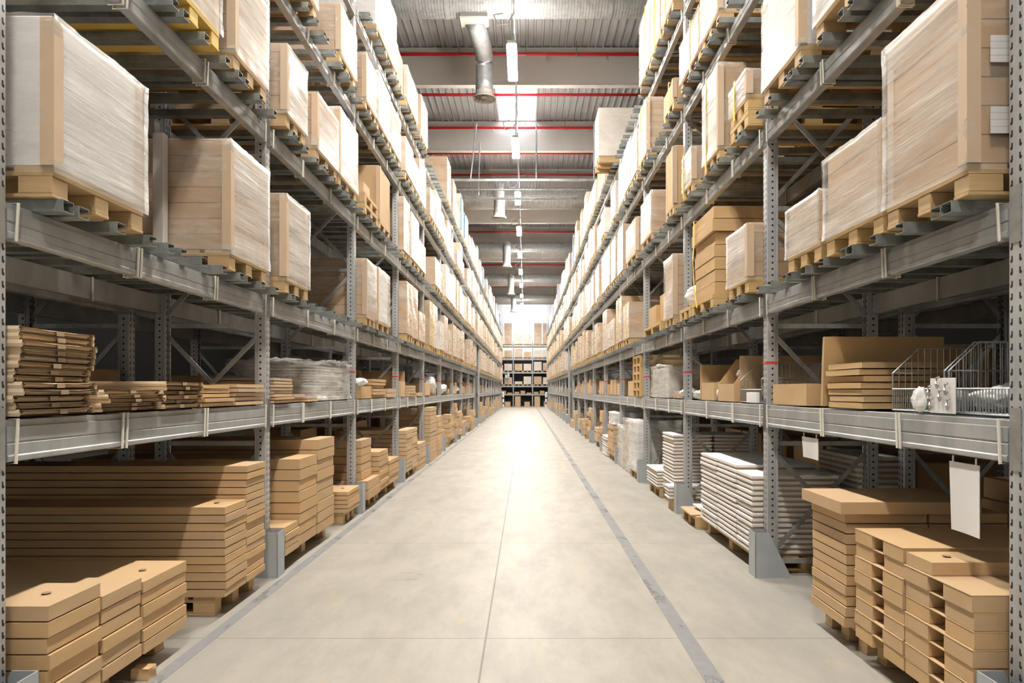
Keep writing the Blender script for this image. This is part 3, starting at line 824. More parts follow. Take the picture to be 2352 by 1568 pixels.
# --- right floor, first bay
pallet('pale pallet under the notched cartons by the first right post', 1.95 + .95, 3.30, .001, 1.9, .98)
pallet('pale pallet under the plain cartons behind the notched ones', 1.93 + .5, 4.13, .001, 1.0, .54)
stack(1, 2.80, 3.312, PZ, 7, .075, 'the notched stack nearest the first right post', kind='notch', look='notched brown carton', depth=1.9, name='notched_carton', jit=.003, xf=1.84)
stack(1, 3.318, 3.81, PZ, 8, .075, 'the farther notched stack by first right post', kind='notch', look='notched brown carton', depth=1.9, name='notched_carton', jit=.003, xf=1.84)
stack(1, 3.09, 3.31, PZ + 7 * .075, 1, .066, 'its layer, on the nearest notched stack, round hole', look='narrow brown carton', depth=1.3, xf=1.845, hole=True)
stack(1, 3.93, 4.40, PZ, 11, .06, 'the plain stack behind the notched cartons', xf=1.845, depth=.47)
stack(1, 3.93, 4.40, PZ, 11, .06, 'the inner plain stack behind notched cartons', xf=2.325, depth=.45)
stack(1, 3.88, 4.44, PZ + .661, 1, .075, 'its layer, overhanging the plain stack, right floor', look='wide lid-like carton', xf=1.80, depth=.8)
stack(1, 3.9, 4.40, .002, 7, .135, 'the dim inner pile, first right bay', xf=2.95, depth=.6, jit=.01)
stack(1, 2.9, 3.55, .002, 7, .16, 'the dim rear pile behind notched cartons', xf=3.9, depth=.5, jit=.01)
# --- right floor, second bay: white lidded boards
pallet('pale pallet under the white lidded boxes past second right post', 1.93 + .42, 6.43, .001, .84, 1.62)
stack(1, 5.62, 6.05, PZ, 15, .044, 'the nearer white pile past second right post', xf=1.87, depth=.72, kind='lid', look='white-lidded flat box', name='lidded_box', cat='box', jit=.003)
stack(1, 6.06, 6.66, PZ, 16, .044, 'the middle white pile past second right post', xf=1.865, depth=.72, kind='lid', look='white-lidded flat box', name='lidded_box', cat='box', jit=.003)
stack(1, 6.665, 7.26, PZ, 16, .044, 'the farther white pile past second right post', xf=1.86, depth=.72, kind='lid', look='white-lidded flat box', name='lidded_box', cat='box', jit=.004)
stack(1, 5.7, 6.5, .002, 20, .047, 'the inner white pile of second right bay', xf=2.785, depth=.38, kind='lid', look='white-lidded flat box', name='lidded_box', cat='box', jit=.004)
pallet('low pallet with cardboard scrap ending the second right bay', 1.85 + .35, 7.72, .001, .7, .7)
o = ob('cardboard_scrap', m_soft(.6, .5, .012, 'board_tan', 3, .02), None, (2.1, 7.7, PZ)); tag(o, 'loose tan cardboard on the low pallet, second right bay end', 'cardboard')
stack(1, 7.42, 7.9, PZ + .03, 1, .03, 'its pallet on loose cardboard, second right bay', xf=1.93, depth=.45, kind='lid', look='white flat box', name='lidded_box', cat='box')
# --- right floor, third bay
pallet('low pallet under white boxes just past third right post', 1.83 + .35, 8.625, .001, .7, .26)
stack(1, 8.47, 8.745, PZ, 4, .044, 'the low pile just past third right post', xf=1.78, depth=.6, kind='lid', look='white-lidded flat box', name='lidded_box', cat='box', jit=.003)
pallet('pallet under the tall white pile, third right bay', 1.95 + .5, 9.11, .001, 1.0, .7)
stack(1, 8.76, 9.46, PZ, 18, .044, 'the tall white pile of third right bay', xf=1.9, depth=.5, kind='lid', look='white-lidded flat box', name='lidded_box', cat='box', jit=.004)
stack(1, 8.76, 9.46, PZ, 18, .044, 'the inner tall white pile, third right bay', xf=2.42, depth=.5, kind='lid', look='white-lidded flat box', name='lidded_box', cat='box', jit=.004)
pallet('pallet under the short white pile, third right bay', 1.88 + .4, 9.93, .001, .8, .8)
stack(1, 9.52, 10.3, PZ, 6, .042, 'the short white pile of third right bay', xf=1.83, depth=.75, kind='lid', look='white-lidded flat box', name='lidded_box', cat='box', jit=.004)
def bundle(s, y0, y1, z0, ztop, label, xf, depth, mat='wrap_white', seed=0, fm='bag_film', name='wrapped_bundle'):
    r = thing(name, label, 'wrapped bundle', (s * (xf + depth / 2), (y0 + y1) / 2, z0))
    ob('sheets', m_box(depth - .05, y1 - y0 - .05, ztop - z0 - .04, mat, .01, 'sheets'), r)
    ob('plastic_cover', m_film(depth - .03, y1 - y0 - .03, ztop - z0 - .03, fm, seed, .035, 14, True, 0, 'plastic_cover'), r, (0, 0, .004))
    return r
pallet('pallet under the tall plastic bundle, fourth right bay', 1.88 + .4, 11.75, .001, .8, .8, 'euro_wood')
bundle(1, 11.35, 12.15, PZ, 1.0, 'tall white plastic-wrapped bundle on an orange pallet, fourth right bay', 1.83, .8, seed=2)
bundle(1, 12.3, 13.0, .002, .98, 'clear plastic bundle beside the tall white bundle, right floor', 1.86, .8, 'wrap_fine', 3, 'clear_film')
bundle(1, 13.1, 13.85, .002, .8, 'grey plastic bundle ending the fourth right bay', 1.86, .8, 'wrap_white', 1, 'clear_film')
pallet('pallet under the tan boxes, fifth right bay', 1.86 + .4, 14.7, .001, .8, .9)
stack(1, 14.25, 15.15, PZ, 7, .09, 'the tan pile past fifth right post', xf=1.83, depth=.8, mat='board_tan', look='tan carton')
bundle(1, 14.3, 15.1, PZ + .64, PZ + .9, 'white plastic bundle on the tan cartons past fifth right post', 1.84, .75, seed=4)
stack(1, 15.4, 16.3, .002, 9, .05, 'the low pile ending fifth right bay', xf=1.83, depth=.7, kind='lid', look='white-lidded flat box', name='lidded_box', cat='box')
# --- random piles on the floor further on, one thing per carton up to the passage, then one mass
FAR = MB()
for s in (-1, 1):
    for n in range(5, 20):
        if n == 9: continue
        y = YN(n) + .15; j = 0
        while y < YN(n + 1) - .75:
            w = min(R.uniform(.55, .9), YN(n + 1) - .12 - y); h = R.choice([.1, .12, .14, .16]); nb = R.randint(2, 7); z = .14
            d = R.uniform(.7, 1.); xf = XF[s] - R.uniform(.0, .1)
            if n < 8:
                pallet(f'pale pallet under the {ORD[j]} floor pile, {ORD[n]} {SN[s]} bay', s * (xf + d / 2 + .03), y + w / 2, .001, round(d, 1), round(w, 1) - .04, near=False)
                stack(s, y, y + w, .144, nb, h, f'the {ORD[j]} floor pile, {ORD[n]} {SN[s]} bay', xf=xf, depth=d, mat=R.choice(['board_tan', 'board_brown']), jit=.012)
            else:
                FAR.cur = 0
                for i in range(nb):
                    q = R.uniform(-.012, .012); FAR.box(s * (xf + q), s * (xf + d), y + q, y + w + q, .0 + i * h, i * h + h - .004, .004)
            j += 1; y += w + R.uniform(.1, .4)
o = ob('cartons', FAR.mesh('cartons', 'board_tan')); tag(o, 'many small tan cartons piled on the floor under the most distant bays', 'carton', kind='stuff')

# ------------------------------------------------------------------ pick shelf (tier one)
Z1 = TOP[0] + .012
stack(-1, 2.77, 3.26, Z1, 13, .0285, 'the tall folded pile by first left post', kind='fold', look='folded flat carton', name='folded_carton', depth=.84, xf=2.06, jit=.012)
stack(-1, 3.34, 3.86, Z1, 5, .022, 'the low folded pile on left shelf', kind='fold', look='folded flat carton', name='folded_carton', depth=.84, xf=2.06, jit=.012)
stack(-1, 3.9, 4.35, Z1, 6, .0265, 'the second folded pile on left shelf', kind='fold', look='folded flat carton', name='folded_carton', depth=.84, xf=2.07, jit=.01)
stack(-1, 4.4, 4.86, Z1, 5, .03, 'the plain shelf pile, first left bay middle', depth=.8, xf=2.09, jit=.012)
stack(-1, 4.9, 5.42, Z1, 5, .032, 'the plain shelf pile before second left post', depth=.8, xf=2.06, jit=.012, mat='board_tan')
pallet('yellowish pallet at the back of the left shelf behind folded cartons', -(2.085 + DEP + GAP + .4), 3.9, TOP[0] + .002, .8, 1.2, 'euro_wood')
stack(-1, 5.63, 6.08, Z1, 8, .027, 'the shelf pile just past second left post', depth=.6, xf=2.07, mat='board_tan', jit=.008)
stack(-1, 6.14, 6.44, Z1, 3, .026, 'the thin shelf pile before the plastic-wrapped tubs', depth=.5, xf=2.08, mat='board_tan', jit=.015)
stack(-1, 6.48, 6.8, Z1, 2, .026, 'the thinnest shelf pile before wrapped tubs', depth=.5, xf=2.08, mat='board_tan', jit=.015)
r = thing('wrapped_tubs', 'big clear-wrapped nest of white trays on the left shelf before third post', 'wrapped trays', (-2.53, 7.46, Z1))
def m_tubs():
    m = MB(); N = 13; k = 20; prof = []
    for i in range(N):
        z = .0 + i * .028; prof += [(z, .62 + .012 * (i % 2) + i * .003), (z + .02, .635 + i * .003), (z + .022, .60 + i * .003)]
    vs = []
    for (z, q) in prof:
        for j in range(k):
            a = 2 * math.pi * j / k; c, d = math.cos(a), math.sin(a); e = .35
            vs.append((math.copysign(abs(c) ** e, c) * .40 * q / .62, math.copysign(abs(d) ** e, d) * .55 * q / .62, z))
    n = len(prof); m.add(vs, [(i * k + j, i * k + (j + 1) % k, (i + 1) * k + (j + 1) % k, (i + 1) * k + j) for i in range(n - 1) for j in range(k)] + [tuple(range(k))[::-1], tuple(range((n - 1) * k, n * k))])
    return m.mesh('nested_trays', 'white_paint')
ob('nested_trays', cached('tubs', m_tubs), r); ob('plastic_cover', m_film(.88, 1.2, .37, 'clear_film', 3, .06, 18, True, 0, 'plastic_cover'), r, (0, 0, .004))

def bag(x, y, z, d, label, mat='bag_film', seed=0, name='plastic_bag'):
    o = ob(name, m_blob(*d, mat, seed, name), None, (x, y, z)); return tag(o, label, 'bag')
def openbox(x, y, z, dx, dy, dz, label, mat='board_brown', s=1, cut=.45):
    """Open display carton: tall back and sides, low front towards the aisle."""
    r = thing('open_carton', label, 'carton', (x, y, z)); t = .008
    hx = dx / 2; f = -s * hx
    ob('back_panel', m_box(t, dy, dz, mat, .001, 'back_panel'), r, (s * (hx - t / 2), 0, 0))
    for sy in (-1, 1):
        ob('side_panel', cached(('sidep', s, r3(dx, dz), cut, mat), lambda: MB().prism([(-s * hx, 0), (-s * hx, dz * cut), (-s * hx * .4, dz), (s * (hx - t), dz), (s * (hx - t), 0)], 'y', -t / 2, t / 2).mesh('side_panel', mat)), r, (0, sy * (dy / 2 - t / 2), 0))
    ob('front_panel', m_box(t, dy - 2 * t, dz * cut, mat, .001, 'front_panel'), r, (f + s * t / 2, 0, 0))
    ob('bottom_panel', m_box(dx - 2 * t, dy - 2 * t, .006, mat, .001, 'bottom_panel'), r, (0, 0, 0))
    return r
def sheet(x, y, z, dx, dy, dz, label, mat='board_brown', tilt=(0, 0)):
    o = ob('cardboard_sheet', m_soft(dx, dy, dz, mat, R.randrange(5), .006), None, (x, y, z)); o.rotation_euler = (tilt[0], tilt[1], 0)
    return tag(o, label, 'cardboard sheet')
def shelf_box(s, y0, y1, h, depth, label, xf=None, mat='board_tan'):
    xf = xf or XF[s] + .03
    o = ob('carton', m_soft(depth, y1 - y0, h, mat, R.randrange(5), .006), None, (s * (xf + depth / 2), (y0 + y1) / 2, Z1)); return tag(o, label, 'carton')
# right shelf, first bay
shelf_box(1, 4.74, 5.38, .155, .42, 'plain closed brown carton on the right shelf before second post', 1.95, 'board_gold')
for i in range(3):
    sheet(2.34 + .01 * i, 4.52 + i * .03 - .03, Z1 + .004, .78, .014, .455, f'upright brown cardboard sheet on right shelf, {["outermost", "middle", "innermost"][i]} of three', 'board_gold', (.07, 0))
stack(1, 3.95, 4.4, Z1, 7, .0395, 'the flat pile against upright sheets, right shelf', xf=1.955, depth=.5, mat='board_gold', jit=.012, look='flat golden-brown carton')
stack(1, 3.0, 4.2, Z1, 3, .13, 'the dim rear pile on right shelf', xf=3.1, depth=.6, look='wide brown carton', jit=.01)
def wire_basket(label, x0, y0, y1, s=1, depth=.62, hf=.115, hs=.2, hb=.335):
    """Open-fronted wire bin: low front, cheeks rising in a slope to a tall back. x0: x of the front."""
    r = thing('wire_basket', label, 'wire basket', (x0, y0, Z1)); W = y1 - y0; rr_, rw = .0045, .0026
    def bars(m, a, b): m.tube([a, b], rw, 4)
    def side():
        m = MB(); prof = [(0, .004), (0, hs), (s * .14, hb), (s * depth, hb), (s * depth, .004)]
        m.tube([(x, 0, z) for x, z in prof], rr_, 6, True); n = 18
        for i in range(1, n):
            x = depth * i / n; top = hs + (hb - hs) * min(1, x / .14); m.tube([(s * x, 0, .004), (s * x, 0, top)], rw, 4)
        for z in (.115, .2): m.tube([(0, 0, z), (s * depth, 0, z)], rw * 1.3, 4)
        return m.mesh('side_wires', 'wire_chrome')
    ob('side_lattice', cached(('wside', s, depth), side), r); ob('side_lattice', CACHE['wside', s, depth], r, (0, W, 0))
    def panel(h):
        m = MB(); m.tube([(0, 0, .004), (0, W, .004), (0, W, h), (0, 0, h)], rr_, 6, True); n = 22
        for i in range(1, n): m.tube([(0, W * i / n, .004), (0, W * i / n, h)], rw, 4)
        if h > .2: m.tube([(0, 0, h * .5), (0, W, h * .5)], rw, 4)
        return m.mesh('lattice', 'wire_chrome')
    ob('front_lattice', panel(hf), r); ob('back_lattice', panel(hb), r, (s * depth, 0, 0))
    m = MB(); n = 16
    for i in range(n + 1): m.tube([(s * depth * i / n, 0, .004), (s * depth * i / n, W, .004)], rw, 4)
    for q in (0, .5, 1): m.tube([(0, W * q, .004), (s * depth, W * q, .004)], rr_, 4)
    ob('bottom_lattice', m.mesh('bottom_lattice', 'wire_chrome'), r)
    return r
wire_basket('grey wire basket next to the flat carton pile on the right shelf', 1.985, 3.235, 3.69)
wire_basket('grey wire basket nearest the first right post on the shelf', 1.985, 2.765, 3.2)
# contents of the baskets
for i, (dx, dy, dz, x, y) in enumerate(((.28, .12, .09, 2.18, 3.59), (.28, .15, .1, 2.18, 3.4), (.18, .2, .13, 2.46, 3.48))):
    bag(x, y, Z1 + .011, (dx, dy, dz), f'white bagged bundle, {["frontmost", "second", "hindmost"][i]} in the basket by the flat pile', seed=i)
for i, (dx, dy, dz, x, y, mt) in enumerate(((.3, .135, .12, 2.19, 3.09, 'bag_film'), (.3, .2, .14, 2.19, 2.885, 'foil_film'), (.16, .24, .16, 2.47, 2.98, 'foil_film'))):
    bag(x, y, Z1 + .011, (dx, dy, dz), f'crinkled plastic bag, {["white one at front", "silvery one by the post", "silvery one behind"][i]} in the basket nearest first right post', mt, seed=i + 4)
bag(2.19, 2.88, Z1 + .19, (.18, .16, .16), 'grey foil pouch slumped on top of bags in the basket by right post', 'foil_film', 9)
# white hardware card with hinges
r = thing('hardware_card', 'white card with metal hooks hanging before the two wire baskets', 'display card', (1.953, 3.19, Z1))
ob('card', MB().box(-.003, .003, -.09, .10, 0, .165, .001).mesh('card', 'paper_white'), r)
for i, (yy, zz) in enumerate(((-.06, .02), (-.045, .09), (.0, .06), (.07, .02), (.085, .08), (.02, .12))):
    def hk():
        m = MB(); m.tube([(-.008, 0, .05), (-.02, 0, .045), (-.024, 0, .02), (-.014, .008, .0), (-.006, .012, .012)], .006, 6); return m.mesh('hook', 'hook_metal')
    ob('hook', cached('hook', hk), r, (0, yy, zz))
bag(1.952, 3.38, Z1, (.028, .12, .12), 'translucent packet hanging over the basket front beside the hardware card', 'bag_film', 12)

# right shelf, second and third bays
def rope_bundle(x, y, z, label):
    def f():
        m = MB(); rr = random.Random(3)
        for i in range(9):
            p = [(rr.uniform(-.12, .12) * math.cos(t * .9 + i) , rr.uniform(-.05, .05) + .13 * math.sin(t * .8 + i * .7), .04 + .035 * (i % 5) + .02 * math.sin(t + i)) for t in range(9)]
            m.tube(p, .016, 6)
        return m.mesh('rope_bundle', 'cream_cord')
    o = ob('rope_bundle', cached('rope', f), None, (x, y, z)); o.scale = (.72, .72, .9); return tag(o, label, 'rope')
wire_basket('grey wire basket just past the second right post on the shelf', 1.985, 5.74, 6.3)
rope_bundle(2.17, 5.92, Z1 + .03, 'heap of cream rope in the basket past second right post')
bag(2.25, 6.2, Z1 + .011, (.2, .12, .2), 'white bag behind the rope in the basket past second right post', seed=3)
bag(2.62, 5.2, Z1, (.36, .3, .3), 'dark plastic bag at the back of the right shelf behind second post', 'foil_film', 8)
o = ob('white_carton', m_box(.03, .26, .09, 'paper_white', .003), None, (1.966, 5.9, Z1)); tag(o, 'low white box in front of basket past second right post', 'box')
openbox(2.26, 6.68, Z1, .6, .52, .42, 'tall open brown carton holding white bags, second right bay shelf', s=1, cut=.4)
for i in range(2): bag(2.2, 6.68, Z1 + .009 + .19 * i, (.26, .28, .13), f'white knotted bag, {["lower", "upper"][i]} one in the tall open carton, right shelf', seed=i + 6)
sheet(2.38, 6.385, Z1, .75, .012, .43, 'large upright brown sheet beside the tall open carton, right shelf', 'board_gold')
openbox(2.25, 7.4, Z1, .55, .5, .22, 'low open brown carton with white bags, second right bay shelf', s=1, cut=.85)
bag(2.08, 7.04, Z1, (.2, .1, .16), 'white bag wedged between two open cartons on right shelf', seed=2)
bag(2.24, 7.4, Z1 + .009, (.3, .28, .2), 'white bag filling the low open carton, right shelf', seed=5)
sheet(2.36, 7.85, Z1, .7, .012, .4, 'brown sheet with a slanted top before third right post', 'board_gold', (0, 0))
for i, (x, y, d) in enumerate(((2.09, 8.05, (.2, .2, .12)), (2.09, 8.57, (.18, .18, .13)), (2.1, 8.82, (.2, .18, .14)))):
    bag(x, y, Z1, d, f'small white bag on right shelf, {["before", "just past", "second past"][i]} the third right post', seed=i)
shelf_box(1, 9.02, 9.35, .1, .5, 'low tan carton between white bags, third right bay shelf', 2.03)
bundle(1, 9.45, 10.6, Z1, 1.86, 'tall clear-wrapped bundle of thin white strips, third right bay shelf', 1.95, .75, 'wrap_white', 2, 'clear_film')
for i in range(5):
    pallet(f'yellow pallet, {ORD[i]} from bottom of the pile on right shelf past fourth post', 2.3, 11.85, Z1 + i * .1405, .75, .8, 'euro_wood', near=False)
shelf_box(1, 12.5, 13.1, .28, .5, 'round-edged tan carton past the yellow pallets, right shelf')
# left shelf, third and fourth bays
shelf_box(-1, 8.5, 9.3, .16, .6, 'long low brown carton just past third left post on shelf', 2.1, 'board_brown')
stack(-1, 9.35, 10.2, Z1, 6, .045, 'the shelf pile in third left bay', depth=.7, xf=2.1, jit=.012)
bag(-2.1, 8.6, Z1 + .161, (.2, .3, .1), 'small white bag lying on the long low carton, left shelf', seed=3)
stack(-1, 10.3, 11.0, Z1, 2, .07, 'the last shelf pile of third left bay', depth=.6, xf=2.08, mat='board_tan')
sheet(-2.5, 12.0, Z1, .75, .02, .44, 'tall curled brown sheet past the fourth left post on shelf', 'board_brown')
stack(-1, 12.2, 12.8, Z1, 4, .05, 'the shelf pile in fourth left bay', depth=.6, xf=2.06, mat='board_tan')
shelf_box(-1, 11.4, 11.8, .26, .3, 'upright narrow tan carton past fourth left post on shelf', 2.08)
shelf_box(-1, 13.1, 13.8, .06, .5, 'flat tan carton ending the fourth left bay shelf', 2.08)
bag(-2.3, 15.6, Z1, (.5, 1.0, .42), 'big heap of white plastic on the fifth left bay shelf', seed=4)
bag(-2.3, 17.6, Z1, (.5, 1.2, .3), 'low heap of white plastic on the sixth left bay shelf', seed=1)
shelf_box(-1, 14.2, 14.9, .25, .5, 'tan carton just past the fifth left post on shelf', 2.08)
# further on: assorted small goods, individually up to the passage
WH = ['white bag', 'tan carton', 'brown carton', 'upright brown sheet']
MASS = MB()
for s in (-1, 1):
    for n in range(4, 20):
        if n == 9: continue
        y = YN(n) + .12; j = 0
        if s < 0 and n in (4, 5): y = YN(n) + 2.2 if n == 5 else YN(n) + 2.1
        while y < YN(n + 1) - .4:
            w = min(R.uniform(.3, .6), YN(n + 1) - .12 - y); c = R.randrange(4); h = R.uniform(.1, .4); x = s * (XF[s] + .05 + .3)
            lab = f'{WH[c]}, {ORD[j]} item on the pick shelf, {ORD[n]} bay of {SN[s]} rack'
            if n < 9:
                if c == 0: bag(x, y + w / 2, Z1, (.5, round(w, 1), round(h * .8, 1)), lab, seed=R.randrange(4))
                elif c == 3: sheet(x, y + w / 2, Z1, .6, .02, .4, lab)
                else:
                    o = ob('carton', m_soft(.55, round(w, 1), round(h, 1) + .05, ['board_tan', 'board_brown'][c - 1], 1, .006), None, (x, y + w / 2, Z1)); tag(o, lab, 'carton')
            else:
                MASS.cur = 0 if c else 1; MASS.box(x - .25, x + .25, y, y + w, Z1, Z1 + h, .02)
            j += 1; y += w + R.uniform(.05, .3)
o = ob('shelf_goods', MASS.mesh('shelf_goods', ['board_tan', 'bag_film'])); tag(o, 'many small cartons and white bags on the pick shelves of the most distant bays', 'carton', kind='stuff')

# carton stack with a yellow strap, right second tier
r = pallet('orange pallet under the seven tan cartons with yellow strap, second tier right', 1.83 + .55, 7.1, TOP[1] + BHT + .001, 1.1, .86, 'euro_wood')
zc = TOP[1] + BHT + PH + .006
for i in range(7):
    w = .84 if i > 4 else .76
    o = ob('carton', m_soft(1.08, w, .116, 'board_gold', i % 5, .008), None, (1.85 + .55 + R.uniform(-.01, .01) - (.03 if i > 4 else 0), 7.08, zc + i * .1225)); tag(o, f'tan carton, {ORD[i]} from bottom of the yellow-strapped seven on second tier', 'carton')
def loose_strap():
    m = MB(); pts = [(.3, .03, .864), (-.006, .03, .866), (-.012, .01, .6), (-.03, -.02, .45), (-.005, .05, .3), (-.01, .0, .12), (-.01, -.12, -.08)]
    for (a, b) in zip(pts, pts[1:]): m.add([(a[0], a[1] - .018, a[2]), (a[0], a[1] + .018, a[2]), (b[0], b[1] + .018, b[2]), (b[0], b[1] - .018, b[2]), (a[0] - .003, a[1] - .018, a[2]), (a[0] - .003, a[1] + .018, a[2]), (b[0] - .003, b[1] + .018, b[2]), (b[0] - .003, b[1] - .018, b[2])], [(0, 1, 2, 3), (7, 6, 5, 4), (0, 3, 7, 4), (1, 5, 6, 2)])
    return m.mesh('strap', 'yellow_strap')
o = ob('yellow_strap', loose_strap(), None, (1.815, 7.3, zc)); tag(o, 'loose yellow strap hanging over the seven tan cartons', 'strap')
pallet('orange pallet with a white sack, end of the second right bay', 1.83 + .55, 7.84, TOP[1] + BHT + .001, 1.1, .54, 'euro_wood')
bag(2.05, 7.86, TOP[1] + BHT + PH + .004, (.4, .4, .26), 'white sack on an orange pallet beside the strapped tan cartons', seed=7)
pallet('orange pallet under golden cartons, third right bay second tier', 1.83 + .55, 9.9, TOP[1] + BHT + .001, 1.1, 1.3, 'euro_wood')
o = ob('carton', m_soft(.7, .6, .42, 'board_gold', 2, .01), None, (2.3, 9.6, TOP[1] + BHT + PH + .004)); tag(o, 'larger golden carton beside the tall smooth wrapped load, third right bay', 'carton')
o = ob('carton', m_soft(.6, .58, .3, 'board_gold', 3, .01), None, (2.2, 10.22, TOP[1] + BHT + PH + .004)); tag(o, 'smaller golden carton beside larger one, third right bay second tier', 'carton')

# goods on the hidden rear rows, seen dimly through the gaps
for s in (-1, 1):
    for n in range(0, 5):
        xb = XF[s] + DEP + GAP + .02
        for k, zb, hh in ((0, TOP[0] + .001, .5), (1, TOP[1] + BHT + .001, .9), (2, TOP[2] + BHT + .001, .9)):
            if k == 0 and n in (0, 1, 2) and s < 0: hh = .28
            for j in range(3):
                if k == 0 and j == 1: continue
                if k == 0 and n == 1 and s < 0 and j == 0: continue
                if k == 0 and s > 0 and n == 0: continue
                if k == 0 and s < 0 and n == 0 and j == 0: continue
                o = ob('large_carton', m_box(.84, .8, hh, ['board_brown', 'board_layers'][k > 0], .006), None, (s * (xb + .43), YN(n) + .52 + j * .9, zb))
                tag(o, f'dim brown carton, {ORD[j]} on {TIER[k]} of rear row behind {ORD[n]} {SN[s]} bay', 'carton')
        if n > 1 or (s > 0 and n > 0):
            for j in range(3):
                if s < 0 and n == 2 and j < 2: continue
                o = ob('large_carton', m_box(.84, .8, .9, 'board_brown', .006), None, (s * (xb + .45 + (.15 if s > 0 or n < 3 else 0)), YN(n) + .52 + j * .9, .002))
                tag(o, f'dim brown carton, {ORD[j]} on the floor of rear row behind {ORD[n]} {SN[s]} bay', 'carton')

# paper labels on the big right load, hanging cards under the first beam
for i, z in enumerate((2.557, 2.85)):
    o = ob('paper_label', MB().box(-.12, .12, -.001, .001, 0, .112).mesh('paper_label', 'ruled_paper'), None, (2.035, 2.812, z)); tag(o, f'white ruled paper label, {["lower", "upper"][i]} one on the large load by the right post', 'label')
for (y0, y1, z0, z1, lab) in ((2.94, 3.15, .86, 1.175, 'larger white card hanging under the first right beam near the post'), (4.56, 4.83, 1.03, 1.175, 'smaller white card tucked under the first right beam, farther along')):
    r = thing('hanging_card', lab, 'card', (1.955, (y0 + y1) / 2, z0)); w = y1 - y0
    def crd(w=w, h=z1 - z0):
        m = MB(); n = 6; vs = []; fs = []
        for side in (0, 1):
            for i in range(n + 1):
                for j in range(n + 1):
                    vs.append((.003 * side + .012 * math.sin(i / n * 2.2) * (1 - j / n), -w / 2 + w * i / n, h * j / n))
        q = (n + 1) ** 2
        for i in range(n):
            for j in range(n):
                a = i * (n + 1) + j; fs += [(a, a + n + 1, a + n + 2, a + 1), (q + a, q + a + 1, q + a + n + 2, q + a + n + 1)]
        return m.add(vs, fs).mesh('card', 'paper_white')
    ob('card', crd(), r)
    for sy in (-1, 1): ob('hook', MB().tube([(.002, 0, -.02), (.002, 0, .028)], .004, 6).mesh('hook', 'paper_white'), r, (0, sy * w * .38, z1 - z0))

# scrap by the first pallet
o = ob('cardboard_scrap', m_soft(.09, .075, .06, 'board_brown', 4, .03, name='cardboard_scrap'), None, (-1.99, 3.56, .001)); tag(o, 'torn bit of cardboard on the floor beside the low left cartons', 'cardboard')

# ------------------------------------------------------------------ shell
WX = 11.; YB, YE = -5., 66.5; ZD = 10.5
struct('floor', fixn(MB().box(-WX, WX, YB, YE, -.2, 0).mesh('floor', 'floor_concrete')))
for i, (x, w) in enumerate(((-1.91, .075), (.975, .10))):
    o = struct(f'trim_{i + 1}', fixn(MB().box(-w / 2, w / 2, 0, 60, 0, .0015).mesh('floor_line', 'worn_line')), (x, .2, .0002))
struct('wall_left', MB().box(-WX - .2, -WX, YB, YE, 0, ZD + .3).mesh('wall', 'side_wall'))
struct('wall_right', MB().box(WX, WX + .2, YB, YE, 0, ZD + .3).mesh('wall', 'side_wall'))
struct('dark_opening_panel', MB().box(-6, 6, 64.05, 64.1, 0, 4.5).mesh('wall', 'side_wall'))  # dark panel added to stand for the dark opening behind the cross rack
struct('wall_back', MB().box(-WX, WX, YE, YE + .2, 0, ZD + .3).mesh('wall', 'white_paint'))
struct('wall_front', MB().box(-WX, WX, YB - .2, YB, 0, ZD + .3).mesh('wall', 'white_paint'))
BY = [17.9 + 4.9 * i for i in range(-5, 10)]
edges = [YB] + BY + [YE]
def deck_piece(x0, x1, y0, y1):
    m = MB(); pts = []; p = .2; n = int(round((x1 - x0) / p))
    for i in range(n):
        x = x0 + i * p; pts += [(x, .0), (x + .02, -.04), (x + .055, -.04), (x + .075, 0)]
    pts += [(x1, 0)]
    vs = [(x, y0, z) for x, z in pts] + [(x, y1, z) for x, z in pts]; q = len(pts)
    vs += [(x0, y0, .06), (x1, y0, .06), (x0, y1, .06), (x1, y1, .06)]
    return m.add(vs, [(i, i + 1, q + i + 1, q + i) for i in range(q - 1)] + [(2 * q, 2 * q + 2, 2 * q + 3, 2 * q + 1)])
SKY = (-.87, .33)
ceil = MB(); ceil.cur = 0
for a, b in zip(edges, edges[1:]):
    def part(x0, x1, y0, y1):
        d = deck_piece(x0, x1, y0, y1); ceil.add(d.v, d.f)
    if abs(a - 17.9) < .1:
        n = 50; part(-WX + .0, SKY[0], a, b); part(SKY[1], WX, a, b); part(SKY[0], SKY[1], a, a + 1.4)
    elif a > 56: part(-WX, -1.5, a, b); part(1.5, WX, a, b); (part(-1.5, 1.5, a, 60.8) if b < 63 else None)  # roof gap for the unseen skylight added at the far end
    else: part(-WX, WX, a, b)
struct('ceiling', ceil.mesh('ceiling', 'roof_deck'), (0, 0, ZD))
y0, y1 = 17.9 + 1.4, 22.8 - .1
r = struct('window_1', MB().box(SKY[0], SKY[1], y0, y1, .1, .11).mesh('skylight', 'skylight_glazing'), (0, 0, ZD))
struct('added_skylight', MB().box(-1.5, 1.5, 60.8, YE, .1, .11).mesh('skylight', 'skylight_glazing'), (0, 0, ZD))  # unseen skylight, added to brighten the far end
fr = MB()
for a, b, c, d in ((SKY[0] - .05, SKY[0], y0, y1), (SKY[1], SKY[1] + .05, y0, y1), (SKY[0] - .05, SKY[1] + .05, y0 - .05, y0), (SKY[0] - .05, SKY[1] + .05, y1, y1 + .05), (-.29, -.25, y0, y1)): fr.box(a, b, c, d, -.03, .14)
ob('window_frame', fr.mesh('window_frame', 'white_paint'), r)
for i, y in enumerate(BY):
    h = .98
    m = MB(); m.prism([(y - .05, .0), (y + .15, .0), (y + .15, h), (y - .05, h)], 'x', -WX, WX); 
    me = m.mesh('ceiling_beam', 'roof_concrete'); struct('ceiling_beam', fixn(me), (0, 0, ZD - h - .04))
